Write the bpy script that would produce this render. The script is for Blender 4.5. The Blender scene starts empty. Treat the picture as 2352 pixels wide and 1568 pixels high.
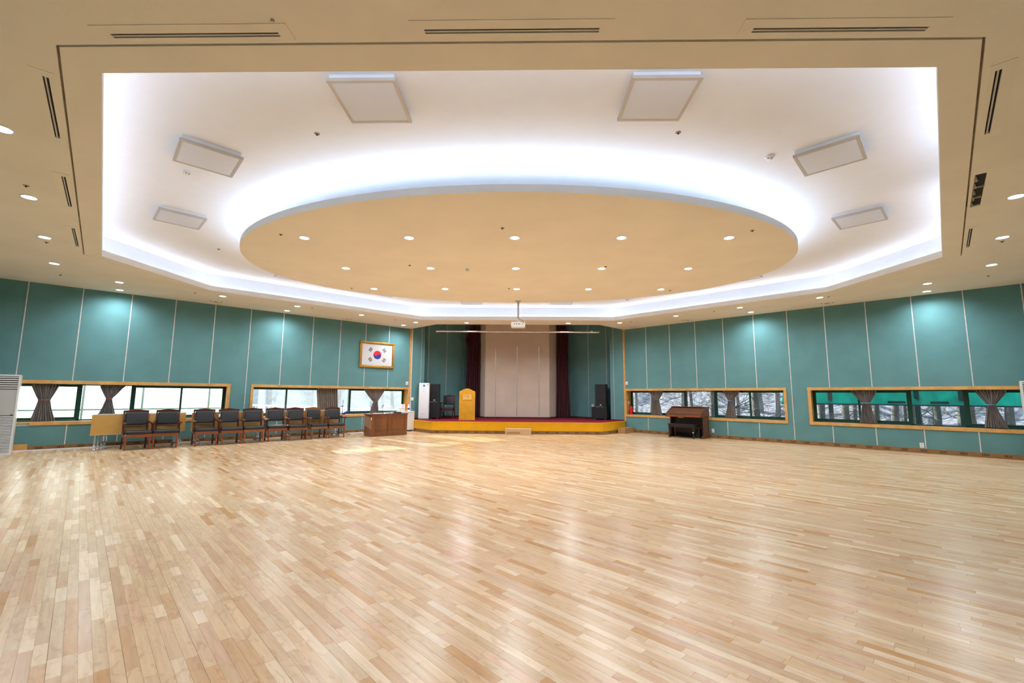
import bpy, bmesh, math, random
import numpy as np
from mathutils import Matrix, Vector
from mathutils.geometry import tessellate_polygon

random.seed(7)
scene = bpy.context.scene
COL = scene.collection
PI = math.pi
R2 = math.sqrt(0.5)

# the hall is measured with the view roughly along +y and built that way below; TURN then sets its two long
# walls along the world axes (camera and sun are given in the turned frame right here)
TURN = Matrix.Rotation(PI / 4, 4, 'Z')

# ------------------------------------------------------------------ camera
CAM_R = Vector((0.9998119, 0.0182512, 0.0065656))
CAM_U = Vector((-0.0043094, -0.1210211, 0.9926406))
CAM_F = Vector((-0.0189114, 0.9924821, 0.1209197))
EYE = Vector((0, 0, 1.4339))
FPX = 1020.7077
cd = bpy.data.cameras.new('camera')
cd.sensor_width = 36.0
cd.lens = FPX * 36.0 / 2352.0
cd.clip_start = 0.05
cd.clip_end = 500
cam = bpy.data.objects.new('camera', cd)
COL.objects.link(cam)
cam.matrix_world = TURN @ Matrix(((CAM_R.x, CAM_U.x, -CAM_F.x, EYE.x), (CAM_R.y, CAM_U.y, -CAM_F.y, EYE.y),
                           (CAM_R.z, CAM_U.z, -CAM_F.z, EYE.z), (0, 0, 0, 1)))
scene.camera = cam

# ------------------------------------------------------------------ world, sun, exposure
w = bpy.data.worlds.new('sky')
scene.world = w
w.use_nodes = True
bg = w.node_tree.nodes['Background']
bg.inputs[0].default_value = (0.78, 0.88, 1.0, 1)
bg.inputs[1].default_value = 1.0

SUN_STRENGTH = 15.0
sd = bpy.data.lights.new('sun', 'SUN')
sd.energy = SUN_STRENGTH
sd.color = (1.0, 0.93, 0.80)
sd.angle = math.radians(0.55)
sun = bpy.data.objects.new('sun', sd)
COL.objects.link(sun)
sdir = Vector((R2 + 0.05, -R2 + 0.05, -0.262)).normalized()
sun.rotation_euler = (TURN.to_3x3() @ sdir).to_track_quat('-Z', 'Y').to_euler()
sun.location = TURN @ Vector((-30, 40, 12))

scene.view_settings.view_transform = 'Standard'
scene.view_settings.look = 'None'
scene.view_settings.gamma = 1.0
scene.view_settings.use_curve_mapping = False
scene.view_settings.exposure = 0.46
scene.cycles.use_denoising = True
scene.cycles.max_bounces = 5
scene.cycles.diffuse_bounces = 4
scene.cycles.use_adaptive_sampling = True
scene.cycles.adaptive_threshold = 0.08
scene.cycles.glossy_bounces = 2
scene.cycles.light_sampling_threshold = 0.04
scene.cycles.transparent_max_bounces = 12
scene.cycles.sample_clamp_indirect = 8.0
scene.cycles.caustics_reflective = False
scene.cycles.caustics_refractive = False

SPOT_W = 150.0       # each recessed downlight
STRIP_E = 14.5      # cove light strips
OVAL_E = 31.0       # strip on top of the oval panel
LED_COL = (0.83, 0.92, 1.0)
COVE_COL = (0.66, 0.79, 1.0)


# ------------------------------------------------------------------ materials
def _n(nt, t, **kw):
    n = nt.nodes.new(t)
    for k, v in kw.items():
        setattr(n, k, v)
    return n


def mat(name, col, rough=0.5, metal=0.0, var=0.06, scale=6.0, bump=0.0, bscale=80.0, stretch=None,
        emit=None, estr=0.0, spec=0.5, coat=0.0, sheen=0.0, col2=None, detail=3.0, trans=0.0):
    m = bpy.data.materials.new(name)
    m.use_nodes = True
    nt = m.node_tree
    b = nt.nodes['Principled BSDF']
    tc = _n(nt, 'ShaderNodeTexCoord')
    mp = _n(nt, 'ShaderNodeMapping')
    if stretch:
        mp.inputs['Scale'].default_value = stretch
    nt.links.new(tc.outputs['Object'], mp.inputs['Vector'])
    nz = _n(nt, 'ShaderNodeTexNoise')
    nz.inputs['Scale'].default_value = scale
    nz.inputs['Detail'].default_value = detail
    nt.links.new(mp.outputs[0], nz.inputs['Vector'])
    rp = _n(nt, 'ShaderNodeValToRGB')
    c1 = tuple(max(0, c * (1 - var)) for c in col)
    c2 = tuple(min(1, c * (1 + var)) for c in col) if col2 is None else col2
    rp.color_ramp.elements[0].position = 0.32
    rp.color_ramp.elements[1].position = 0.68
    rp.color_ramp.elements[0].color = (*c1, 1)
    rp.color_ramp.elements[1].color = (*c2, 1)
    nt.links.new(nz.outputs['Fac'], rp.inputs[0])
    nt.links.new(rp.outputs[0], b.inputs['Base Color'])
    b.inputs['Roughness'].default_value = rough
    b.inputs['Metallic'].default_value = metal
    b.inputs['Specular IOR Level'].default_value = spec
    b.inputs['Coat Weight'].default_value = coat
    b.inputs['Sheen Weight'].default_value = sheen
    if trans:
        b.inputs['Transmission Weight'].default_value = trans
    if emit:
        b.inputs['Emission Color'].default_value = (*emit, 1)
        b.inputs['Emission Strength'].default_value = estr
    if bump:
        n2 = _n(nt, 'ShaderNodeTexNoise')
        n2.inputs['Scale'].default_value = bscale
        n2.inputs['Detail'].default_value = 2.0
        nt.links.new(mp.outputs[0], n2.inputs['Vector'])
        bp = _n(nt, 'ShaderNodeBump')
        bp.inputs['Strength'].default_value = bump
        bp.inputs['Distance'].default_value = 0.01
        nt.links.new(n2.outputs['Fac'], bp.inputs['Height'])
        nt.links.new(bp.outputs[0], b.inputs['Normal'])
    return m


def emat(name, col, strength):
    m = bpy.data.materials.new(name)
    m.use_nodes = True
    nt = m.node_tree
    nt.nodes.remove(nt.nodes['Principled BSDF'])
    e = _n(nt, 'ShaderNodeEmission')
    e.inputs[0].default_value = (*col, 1)
    e.inputs[1].default_value = strength
    nt.links.new(e.outputs[0], nt.nodes['Material Output'].inputs[0])
    return m


def glassmat(name, tint, film=0.0):
    m = bpy.data.materials.new(name)
    m.use_nodes = True
    nt = m.node_tree
    nt.nodes.remove(nt.nodes['Principled BSDF'])
    t = _n(nt, 'ShaderNodeBsdfTransparent')
    t.inputs[0].default_value = (*tint, 1)
    g = _n(nt, 'ShaderNodeBsdfGlossy')
    g.inputs['Roughness'].default_value = 0.03
    d = _n(nt, 'ShaderNodeBsdfDiffuse')
    d.inputs[0].default_value = (0.75, 0.82, 0.85, 1)
    tl = _n(nt, 'ShaderNodeBsdfTranslucent')
    tl.inputs[0].default_value = (0.85, 0.92, 0.97, 1)
    nz = _n(nt, 'ShaderNodeTexNoise')
    nz.inputs['Scale'].default_value = 2.2
    nz.inputs['Detail'].default_value = 5.0
    mm = _n(nt, 'ShaderNodeMath', operation='MULTIPLY')
    mm.inputs[1].default_value = film * 2.0
    nt.links.new(nz.outputs['Fac'], mm.inputs[0])
    md = _n(nt, 'ShaderNodeMixShader')
    md.inputs[0].default_value = 0.7
    nt.links.new(d.outputs[0], md.inputs[1])
    nt.links.new(tl.outputs[0], md.inputs[2])
    mf = _n(nt, 'ShaderNodeMixShader')
    nt.links.new(mm.outputs[0], mf.inputs[0])
    nt.links.new(t.outputs[0], mf.inputs[1])
    nt.links.new(md.outputs[0], mf.inputs[2])
    fr = _n(nt, 'ShaderNodeFresnel')
    fr.inputs[0].default_value = 1.35
    mx = _n(nt, 'ShaderNodeMixShader')
    nt.links.new(fr.outputs[0], mx.inputs[0])
    nt.links.new(mf.outputs[0], mx.inputs[1])
    nt.links.new(g.outputs[0], mx.inputs[2])
    nt.links.new(mx.outputs[0], nt.nodes['Material Output'].inputs[0])
    return m


def sheetmat(name, col, transl=0.6, streak=(1, 1, 0.1), scale=4.0, var=0.12):
    """thin translucent sheet (plastic wall, tarpaulin)"""
    m = bpy.data.materials.new(name)
    m.use_nodes = True
    nt = m.node_tree
    nt.nodes.remove(nt.nodes['Principled BSDF'])
    tc = _n(nt, 'ShaderNodeTexCoord')
    mp = _n(nt, 'ShaderNodeMapping')
    mp.inputs['Scale'].default_value = streak
    nt.links.new(tc.outputs['Object'], mp.inputs['Vector'])
    nz = _n(nt, 'ShaderNodeTexNoise')
    nz.inputs['Scale'].default_value = scale
    nz.inputs['Detail'].default_value = 3
    nt.links.new(mp.outputs[0], nz.inputs['Vector'])
    rp = _n(nt, 'ShaderNodeValToRGB')
    rp.color_ramp.elements[0].position = 0.35
    rp.color_ramp.elements[1].position = 0.65
    rp.color_ramp.elements[0].color = (*[c * (1 - var) for c in col], 1)
    rp.color_ramp.elements[1].color = (*[min(1, c * (1 + var)) for c in col], 1)
    nt.links.new(nz.outputs['Fac'], rp.inputs[0])
    d = _n(nt, 'ShaderNodeBsdfDiffuse')
    t = _n(nt, 'ShaderNodeBsdfTranslucent')
    nt.links.new(rp.outputs[0], d.inputs[0])
    nt.links.new(rp.outputs[0], t.inputs[0])
    mx = _n(nt, 'ShaderNodeMixShader')
    mx.inputs[0].default_value = transl
    nt.links.new(d.outputs[0], mx.inputs[1])
    nt.links.new(t.outputs[0], mx.inputs[2])
    nt.links.new(mx.outputs[0], nt.nodes['Material Output'].inputs[0])
    return m


def plankmat():
    m = bpy.data.materials.new('maple_plank')
    m.use_nodes = True
    nt = m.node_tree
    b = nt.nodes['Principled BSDF']
    at = _n(nt, 'ShaderNodeAttribute', attribute_name='tone')
    ge = _n(nt, 'ShaderNodeNewGeometry')
    rot = _n(nt, 'ShaderNodeMapping')
    rot.inputs['Rotation'].default_value = (0, 0, 0)
    shf = _n(nt, 'ShaderNodeVectorMath', operation='MULTIPLY_ADD')
    shf.inputs[1].default_value = (61.0, 83.0, 37.0)
    nt.links.new(at.outputs['Vector'], shf.inputs[0])
    nt.links.new(ge.outputs['Position'], shf.inputs[2])
    nt.links.new(shf.outputs[0], rot.inputs['Vector'])
    mp = _n(nt, 'ShaderNodeMapping')
    mp.inputs['Scale'].default_value = (2.2, 26.0, 1.0)
    nt.links.new(rot.outputs[0], mp.inputs['Vector'])
    nz = _n(nt, 'ShaderNodeTexNoise')
    nz.inputs['Scale'].default_value = 1.6
    nz.inputs['Detail'].default_value = 5
    nt.links.new(mp.outputs[0], nz.inputs['Vector'])
    rp = _n(nt, 'ShaderNodeValToRGB')
    rp.color_ramp.elements[0].position = 0.3
    rp.color_ramp.elements[1].position = 0.7
    rp.color_ramp.elements[0].color = (0.90, 0.87, 0.83, 1)
    rp.color_ramp.elements[1].color = (1.06, 1.05, 1.04, 1)
    nt.links.new(nz.outputs['Fac'], rp.inputs[0])
    mp3 = _n(nt, 'ShaderNodeMapping')
    mp3.inputs['Scale'].default_value = (1.0, 2.5, 1.0)
    nt.links.new(rot.outputs[0], mp3.inputs['Vector'])
    n3 = _n(nt, 'ShaderNodeTexNoise')
    n3.inputs['Scale'].default_value = 7.0
    n3.inputs['Detail'].default_value = 4
    n3.inputs['Distortion'].default_value = 1.2
    nt.links.new(mp3.outputs[0], n3.inputs['Vector'])
    r3 = _n(nt, 'ShaderNodeValToRGB')
    r3.color_ramp.elements[0].position = 0.30
    r3.color_ramp.elements[1].position = 0.46
    r3.color_ramp.elements[0].color = (0.80, 0.68, 0.55, 1)
    r3.color_ramp.elements[1].color = (1, 1, 1, 1)
    nt.links.new(n3.outputs['Fac'], r3.inputs[0])
    mu = _n(nt, 'ShaderNodeMix', data_type='RGBA', blend_type='MULTIPLY')
    mu.inputs[0].default_value = 1.0
    nt.links.new(at.outputs['Color'], mu.inputs[6])
    nt.links.new(rp.outputs[0], mu.inputs[7])
    mu2 = _n(nt, 'ShaderNodeMix', data_type='RGBA', blend_type='MULTIPLY')
    mu2.inputs[0].default_value = 0.6
    nt.links.new(mu.outputs[2], mu2.inputs[6])
    nt.links.new(r3.outputs[0], mu2.inputs[7])
    nt.links.new(mu2.outputs[2], b.inputs['Base Color'])
    n4 = _n(nt, 'ShaderNodeTexNoise')
    n4.inputs['Scale'].default_value = 0.9
    nt.links.new(ge.outputs['Position'], n4.inputs['Vector'])
    mr = _n(nt, 'ShaderNodeMapRange')
    mr.inputs[3].default_value = 0.248
    mr.inputs[4].default_value = 0.266
    nt.links.new(n4.outputs['Fac'], mr.inputs[0])
    nt.links.new(mr.outputs[0], b.inputs['Roughness'])
    b.inputs['Specular IOR Level'].default_value = 0.5
    return m


M = {}
M['ceil'] = mat('ceiling_paint', (0.87, 0.80, 0.69), 0.9, var=0.03, scale=1.2, bump=0.12, bscale=60, spec=0.1)
M['cove'] = mat('cove_paint', (0.86, 0.86, 0.87), 0.9, var=0.01, spec=0.1)
M['teal'] = mat('teal_fabric_panel', (0.122, 0.262, 0.272), 0.95, var=0.07, scale=2.0, bump=0.25, bscale=220, spec=0.12, sheen=0.1)
M['beige'] = mat('beige_fabric_panel', (0.60, 0.49, 0.40), 0.95, var=0.05, scale=1.5, bump=0.2, bscale=200, spec=0.1)
M['strip'] = mat('silver_joint_strip', (0.72, 0.66, 0.66), 0.38, metal=0.45, var=0.10, scale=9)
M['plaster'] = mat('outer_plaster', (0.62, 0.60, 0.55), 0.9, var=0.05)
M['oak'] = mat('yellow_oak_trim', (0.62, 0.33, 0.10), 0.38, var=0.14, scale=5, stretch=(1, 1, 1), detail=5)
M['lining'] = mat('yellow_lining', (0.66, 0.37, 0.06), 0.45, var=0.08, scale=4)
M['skirt'] = mat('brown_skirting', (0.24, 0.125, 0.045), 0.45, var=0.12, scale=8)
M['slot'] = mat('dark_slot', (0.03, 0.018, 0.01), 0.8)
M['green'] = mat('dark_green_aluminium', (0.004, 0.055, 0.04), 0.32, var=0.1, spec=0.5)
M['glass'] = glassmat('window_glass', (0.93, 0.97, 0.97), 0.03)
M['glass_hazy'] = glassmat('hazy_window_glass', (0.90, 0.95, 0.97), 0.07)
M['plank'] = plankmat()
M['subfloor'] = mat('floor_joint', (0.10, 0.055, 0.025), 0.9)
M['carpet'] = mat('red_carpet', (0.23, 0.020, 0.036), 0.98, var=0.3, scale=60, bump=0.5, bscale=300, spec=0.05)
M['yellow'] = mat('yellow_paint_board', (0.80, 0.41, 0.004), 0.5, var=0.05, scale=3, spec=0.25)
M['lectern'] = mat('yellow_lectern', (0.66, 0.31, 0.012), 0.45, var=0.10, scale=5)
M['plaque'] = mat('plaque_wood', (0.78, 0.44, 0.11), 0.45, var=0.06)
M['ink'] = mat('plaque_ink', (0.10, 0.04, 0.01), 0.7)
M['maroon'] = mat('maroon_curtain', (0.055, 0.006, 0.008), 0.9, var=0.3, scale=12, sheen=0.2, spec=0.1)
M['grey_cloth'] = mat('grey_curtain', (0.185, 0.165, 0.155), 0.95, var=0.2, scale=25, stretch=(1, 1, 0.25), sheen=0.2, spec=0.1)
M['grey_cloth2'] = mat('brown_grey_curtain', (0.225, 0.185, 0.165), 0.95, var=0.2, scale=25, stretch=(1, 1, 0.25), sheen=0.2, spec=0.1)
M['red_tie'] = mat('red_ribbon', (0.45, 0.09, 0.06), 0.7)
M['blue_tie'] = mat('blue_ribbon', (0.16, 0.30, 0.55), 0.7)
M['cherry'] = mat('dark_cherry_wood', (0.090, 0.018, 0.012), 0.28, var=0.25, scale=9, detail=5, coat=0.3)
M['cherry_red'] = mat('red_cherry_wood', (0.26, 0.058, 0.016), 0.28, var=0.2, scale=9, detail=5, coat=0.3)
M['cherry_orange'] = mat('orange_cherry_wood', (0.34, 0.095, 0.018), 0.3, var=0.2, scale=9, detail=5, coat=0.3)
M['worn_brown'] = mat('worn_brown_wood', (0.24, 0.10, 0.035), 0.4, var=0.2, scale=9, detail=5)
M['leather'] = mat('black_leather', (0.022, 0.024, 0.030), 0.42, var=0.2, scale=40, bump=0.25, bscale=160, spec=0.45)
M['maple_top'] = mat('yellow_laminate', (0.56, 0.32, 0.085), 0.42, var=0.06, scale=5, stretch=(1, 1, 8))
M['pvc'] = mat('grey_edge_band', (0.62, 0.60, 0.58), 0.4)
M['silver'] = mat('silver_paint_metal', (0.55, 0.57, 0.58), 0.35, metal=0.5, var=0.05)
M['chrome'] = mat('bright_metal', (0.75, 0.75, 0.77), 0.25, metal=0.9, var=0.12, scale=14)
M['black'] = mat('black_plastic', (0.012, 0.012, 0.013), 0.5, var=0.2)
M['speaker'] = mat('black_speaker_grille', (0.010, 0.010, 0.011), 0.75, var=0.3, scale=200, bump=0.4, bscale=400)
M['white'] = mat('white_plastic', (0.80, 0.80, 0.82), 0.35, var=0.02)
M['white_warm'] = mat('warm_white_enamel', (0.74, 0.69, 0.65), 0.35, var=0.02)
M['grey_white'] = mat('grey_white_panel', (0.52, 0.51, 0.51), 0.45, var=0.02)
M['blue_led'] = emat('blue_display', (0.02, 0.12, 1.0), 1.6)
M['label_white'] = mat('white_label', (0.85, 0.85, 0.88), 0.5)
M['sticker'] = mat('yellow_sticker', (0.75, 0.55, 0.12), 0.5)
M['faint'] = mat('faint_blue_print', (0.40, 0.52, 0.62), 0.5)
M['faint_grey'] = mat('faint_grey_print', (0.45, 0.45, 0.48), 0.5)
M['desk'] = mat('brown_desk_wood', (0.20, 0.068, 0.020), 0.33, var=0.2, scale=6, detail=6, stretch=(1, 1, 0.3), coat=0.25)
M['desk_top'] = mat('brown_desk_top', (0.17, 0.07, 0.045), 0.18, var=0.12, scale=6, coat=0.5)
M['organ'] = mat('walnut_organ_wood', (0.125, 0.045, 0.020), 0.35, var=0.2, scale=8, detail=5, stretch=(0.3, 1, 1))
M['organ_dark'] = mat('dark_walnut_wood', (0.040, 0.018, 0.010), 0.5, var=0.2, scale=8)
M['bench'] = mat('dark_bench_wood', (0.018, 0.011, 0.011), 0.35, var=0.2, scale=9)
M['step'] = mat('light_birch_step', (0.62, 0.42, 0.24), 0.4, var=0.10, scale=4, stretch=(0.3, 1, 3), detail=5)
M['step_brown'] = mat('oak_step', (0.42, 0.235, 0.09), 0.4, var=0.14, scale=4, stretch=(0.3, 1, 3), detail=5)
M['red'] = mat('red_enamel', (0.62, 0.006, 0.012), 0.3, var=0.03)
M['gold'] = mat('gold_frame', (0.52, 0.27, 0.035), 0.30, metal=0.55, var=0.15, scale=12)
M['flag_white'] = mat('flag_white', (0.66, 0.64, 0.66), 0.25, var=0.01, coat=0.4)
M['flag_red'] = mat('flag_red', (0.72, 0.004, 0.015), 0.4, var=0.01)
M['flag_blue'] = mat('flag_blue', (0.018, 0.03, 0.26), 0.4, var=0.01)
M['flag_black'] = mat('flag_black', (0.012, 0.012, 0.02), 0.4, var=0.01)
M['panel_frame'] = mat('aluminium_frame', (0.55, 0.50, 0.45), 0.4, metal=0.2, var=0.02)
M['diffuser'] = mat('unlit_diffuser', (0.74, 0.76, 0.84), 0.55, var=0.01)
M['lens'] = emat('downlight_lens', LED_COL, 14.0)
M['lens'].cycles.emission_sampling = 'NONE'   # the beam lamp behind each lens does the lighting
M['led'] = emat('led_strip', COVE_COL, STRIP_E)
M['led_oval'] = emat('led_strip_oval', COVE_COL, OVAL_E)
M['orange'] = mat('orange_card', (0.75, 0.14, 0.01), 0.5)
M['cream'] = mat('cream_card', (0.68, 0.60, 0.45), 0.6)
M['brown_card'] = mat('brown_card', (0.42, 0.24, 0.09), 0.7)
M['blue_cloth'] = mat('royal_blue_cloth', (0.010, 0.035, 0.30), 0.6, var=0.15)
M['paper'] = mat('white_paper', (0.72, 0.74, 0.80), 0.6)
M['screen_sheet'] = sheetmat('white_corrugated_sheet', (0.58, 0.63, 0.65), 0.65, (3.0, 3.0, 0.10), 2.0, 0.32)
M['tarp'] = sheetmat('green_tarpaulin', (0.010, 0.56, 0.42), 0.7, (1, 1, 0.5), 3.0, 0.22)
M['bar_pale'] = mat('pale_green_steel', (0.22, 0.33, 0.31), 0.5)
M['rail'] = mat('white_steel_rail', (0.85, 0.92, 0.95), 0.4)
M['hill_l'] = mat('pale_dry_hillside', (0.40, 0.45, 0.47), 1.0, col2=(0.58, 0.64, 0.66), scale=0.5, var=0.2, detail=7)
M['hill_r'] = mat('hazy_forest_floor', (0.11, 0.12, 0.14), 1.0, col2=(0.40, 0.42, 0.52), scale=4.0, var=0.2, detail=8)  # leaf litter paled towards lilac, the haze is put into the colour
M['bark'] = mat('grey_bark', (0.11, 0.10, 0.10), 0.95, var=0.3, scale=9, stretch=(1, 1, 0.2), bump=0.5, bscale=20)
M['bark_hazed'] = mat('hazed_bark', (0.20, 0.20, 0.22), 0.95, var=0.25, scale=9, stretch=(1, 1, 0.2))  # bark lightened for farther trees, distance haze put into the colour
M['dark_green'] = mat('dark_green_box', (0.004, 0.05, 0.045), 0.6)
M['cavity'] = mat('dark_cavity', (0.02, 0.018, 0.015), 0.9)
M['dirt_and_shade'] = mat('old_plaster_and_gap_shade', (0.32, 0.27, 0.20), 0.9, var=0.2)


# ------------------------------------------------------------------ mesh builder
class MB:
    def __init__(self, T=None):
        self.v, self.f, self.T, self.m = [], [], T, []
        self.mi = 0

    def _add(self, vs, fs):
        o = len(self.v)
        if self.T is not None:
            vs = [self.T @ Vector(p) for p in vs]
        self.v += [tuple(p) for p in vs]
        self.f += [tuple(i + o for i in f) for f in fs]
        self.m += [self.mi] * len(fs)
        return self

    def box(self, x0, y0, z0, x1, y1, z1):
        v = [(x0, y0, z0), (x1, y0, z0), (x1, y1, z0), (x0, y1, z0), (x0, y0, z1), (x1, y0, z1), (x1, y1, z1), (x0, y1, z1)]
        return self._add(v, [(0, 3, 2, 1), (4, 5, 6, 7), (0, 1, 5, 4), (1, 2, 6, 5), (2, 3, 7, 6), (3, 0, 4, 7)])

    def hexa(self, b, t):
        """4 bottom + 4 top corners"""
        return self._add(list(b) + list(t), [(0, 3, 2, 1), (4, 5, 6, 7), (0, 1, 5, 4), (1, 2, 6, 5), (2, 3, 7, 6), (3, 0, 4, 7)])

    def prism(self, poly, a0, a1, axis='z'):
        n = len(poly)

        def pt(p, a):
            return (p[0], p[1], a) if axis == 'z' else ((a, p[0], p[1]) if axis == 'x' else (p[0], a, p[1]))
        vs = [pt(p, a0) for p in poly] + [pt(p, a1) for p in poly]
        tri = tessellate_polygon([[Vector((p[0], p[1], 0)) for p in poly]])
        fs = [tuple(t) for t in tri] + [tuple(i + n for i in t) for t in tri]
        fs += [(i, (i + 1) % n, (i + 1) % n + n, i + n) for i in range(n)]
        return self._add(vs, fs)

    def tube(self, pts, r, n=8, caps=True):
        pts = [Vector(p) for p in pts]
        rs = r if isinstance(r, (list, tuple)) else [r] * len(pts)
        vs, fs = [], []
        ref = None
        for i, p in enumerate(pts):
            d = (pts[min(i + 1, len(pts) - 1)] - pts[max(i - 1, 0)]).normalized()
            if ref is None:
                ref = Vector((0, 0, 1)) if abs(d.z) < 0.9 else Vector((1, 0, 0))
            a = d.cross(ref)
            if a.length < 1e-5:
                a = d.cross(Vector((0, 1, 0)))
            a.normalize()
            b = d.cross(a).normalized()
            ref = -b if False else ref
            for k in range(n):
                t = 2 * PI * k / n
                vs.append(p + (a * math.cos(t) + b * math.sin(t)) * rs[i])
        for i in range(len(pts) - 1):
            for k in range(n):
                fs.append((i * n + k, i * n + (k + 1) % n, (i + 1) * n + (k + 1) % n, (i + 1) * n + k))
        if caps:
            fs.append(tuple(range(n - 1, -1, -1)))
            fs.append(tuple((len(pts) - 1) * n + k for k in range(n)))
        return self._add(vs, fs)

    def lathe(self, prof, n=16, c=(0, 0)):
        """profile of (r, z) turned about the z axis"""
        vs, fs = [], []
        for r, z in prof:
            for k in range(n):
                t = 2 * PI * k / n
                vs.append((c[0] + r * math.cos(t), c[1] + r * math.sin(t), z))
        for i in range(len(prof) - 1):
            for k in range(n):
                fs.append((i * n + k, i * n + (k + 1) % n, (i + 1) * n + (k + 1) % n, (i + 1) * n + k))
        if prof[0][0] > 1e-5:
            fs.append(tuple(range(n - 1, -1, -1)))
        if prof[-1][0] > 1e-5:
            fs.append(tuple((len(prof) - 1) * n + k for k in range(n)))
        return self._add(vs, fs)

    def poly(self, pts):
        return self._add(pts, [tuple(range(len(pts)))])

    def build(self, name, material, parent=None, smooth=False, bevel=0.0, seg=2, fix=True):
        me = bpy.data.meshes.new(name)
        me.from_pydata(self.v, [], self.f)
        mats = material if isinstance(material, (list, tuple)) else [material]
        for mm in mats:
            me.materials.append(mm)
        if len(mats) > 1:
            me.polygons.foreach_set('material_index', self.m)
        if fix or bevel:
            bm = bmesh.new()
            bm.from_mesh(me)
            bmesh.ops.remove_doubles(bm, verts=bm.verts, dist=1e-6)
            if fix:
                bmesh.ops.recalc_face_normals(bm, faces=bm.faces)
            if bevel:
                es = [e for e in bm.edges if len(e.link_faces) == 2 and e.calc_face_angle(0) > 0.6]
                bmesh.ops.bevel(bm, geom=es, offset=bevel, segments=seg, affect='EDGES', profile=0.6, clamp_overlap=True)
            bm.to_mesh(me)
            bm.free()
        if smooth:
            me.polygons.foreach_set('use_smooth', [True] * len(me.polygons))
            try:
                me.set_sharp_from_angle(angle=math.radians(42))
            except Exception:
                pass
        me.update()
        o = bpy.data.objects.new(name, me)
        COL.objects.link(o)
        if parent:
            o.parent = parent
        return o


def thing(name, label, cat, loc=(0, 0, 0), rz=0.0, group=None):
    o = bpy.data.objects.new(name, None)
    o.empty_display_size = 0.1
    COL.objects.link(o)
    o.location = loc
    o.rotation_euler = (0, 0, rz)
    tag(o, label, cat, group)
    return o


def tag(o, label, cat, group=None):
    o['label'] = label
    o['category'] = cat
    if group:
        o['group'] = group
    return o


def struct(o, label=None):
    o['kind'] = 'structure'
    if label:
        o['label'] = label
    return o


def copy_tree(o, parent=None):
    c = o.copy()
    COL.objects.link(c)
    c.parent = parent
    for ch in list(o.children):
        copy_tree(ch, c)
    return c


def place(o, frame):
    o.location = frame[0]
    o.rotation_euler = (0, 0, frame[1])
    return o


# wall frames: local x runs along the wall (to the right as seen from the room), y points into the wall, z up
PL = Vector((-4.617, 18.5, 0))
PR = Vector((4.329, 18.517, 0))
FL = (PL, PI / 4)
FR = (PR, -PI / 4)


def atL(u, off, z=0.0):
    return Vector((PL.x - u * R2 + off * R2, PL.y - u * R2 - off * R2, z))


def atR(u, off, z=0.0):
    return Vector((PR.x + u * R2 - off * R2, PR.y - u * R2 - off * R2, z))


def at(side, u, off, z=0.0):
    return atL(u, off, z) if side == 'L' else atR(u, off, z)


RZ = {'L': PI / 4, 'R': -PI / 4}
ZC = 4.205        # lower ceiling
ZU = 4.73         # raised ceiling
ZD = 4.23         # underside of the oval panel
ZS = 0.435        # stage floor
NEAR = Vector((-0.165, -3.235, 0))
CL = Vector((-13.26, 9.86, 0))
CR = Vector((12.956, 9.89, 0))
OCT = [(-3.66, 3.50), (3.50, 3.50), (8.32, 8.66), (8.08, 11.61), (3.44, 16.21), (-3.66, 16.21), (-8.38, 11.60), (-8.545, 8.63)]


def offset_poly(poly, d):
    n = len(poly)
    out = []
    for i in range(n):
        p0, p1, p2 = (Vector(poly[i - 1]), Vector(poly[i]), Vector(poly[(i + 1) % n]))
        e1, e2 = (p1 - p0).normalized(), (p2 - p1).normalized()
        n1, n2 = Vector((e1.y, -e1.x)), Vector((e2.y, -e2.x))
        b = (n1 + n2).normalized()
        out.append(tuple(p1 + b * (d / max(0.3, b.dot(n1)))))
    return out


def offset_poly_each(poly, ds):
    """ds[i] is the outward distance of the edge i -> i+1"""
    n = len(poly)
    lines = []
    for i in range(n):
        p, q = Vector(poly[i]), Vector(poly[(i + 1) % n])
        e = (q - p).normalized()
        lines.append((p + Vector((e.y, -e.x)) * ds[i], e))
    out = []
    for i in range(n):
        (p, d), (q, e) = lines[i - 1], lines[i]
        k = ((q.x - p.x) * e.y - (q.y - p.y) * e.x) / (d.x * e.y - d.y * e.x)
        out.append(tuple(p + d * k))
    return out


def flat_with_holes(mb, outer, holes, z):
    loops = [outer] + holes
    tri = tessellate_polygon([[Vector((p[0], p[1], 0)) for p in l] for l in loops])
    allp = [p for l in loops for p in l]
    mb._add([(p[0], p[1], z) for p in allp], [tuple(t) for t in tri])


def skirt(mb, loop, z0, z1):
    n = len(loop)
    mb._add([(p[0], p[1], z0) for p in loop] + [(p[0], p[1], z1) for p in loop],
            [(i, (i + 1) % n, (i + 1) % n + n, i + n) for i in range(n)])


# ------------------------------------------------------------------ floor
floor = MB().prism([(NEAR.x, NEAR.y - 0.7), (CR.x + 0.7, CR.y), (-0.14, 24.5), (CL.x - 0.7, CL.y)], -0.25, -0.004).build('floor', M['subfloor'])
struct(floor)
E1 = Vector((-R2, R2, 0))
E2 = Vector((R2, R2, 0))
LEN1 = (CL - NEAR).length
LEN2 = (CR - NEAR).length


def project(p):
    d = p - EYE
    z = d.dot(CAM_F)
    if z < 0.05:
        return None
    return (1176 + FPX * d.dot(CAM_R) / z, 784 - FPX * d.dot(CAM_U) / z)


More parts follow.
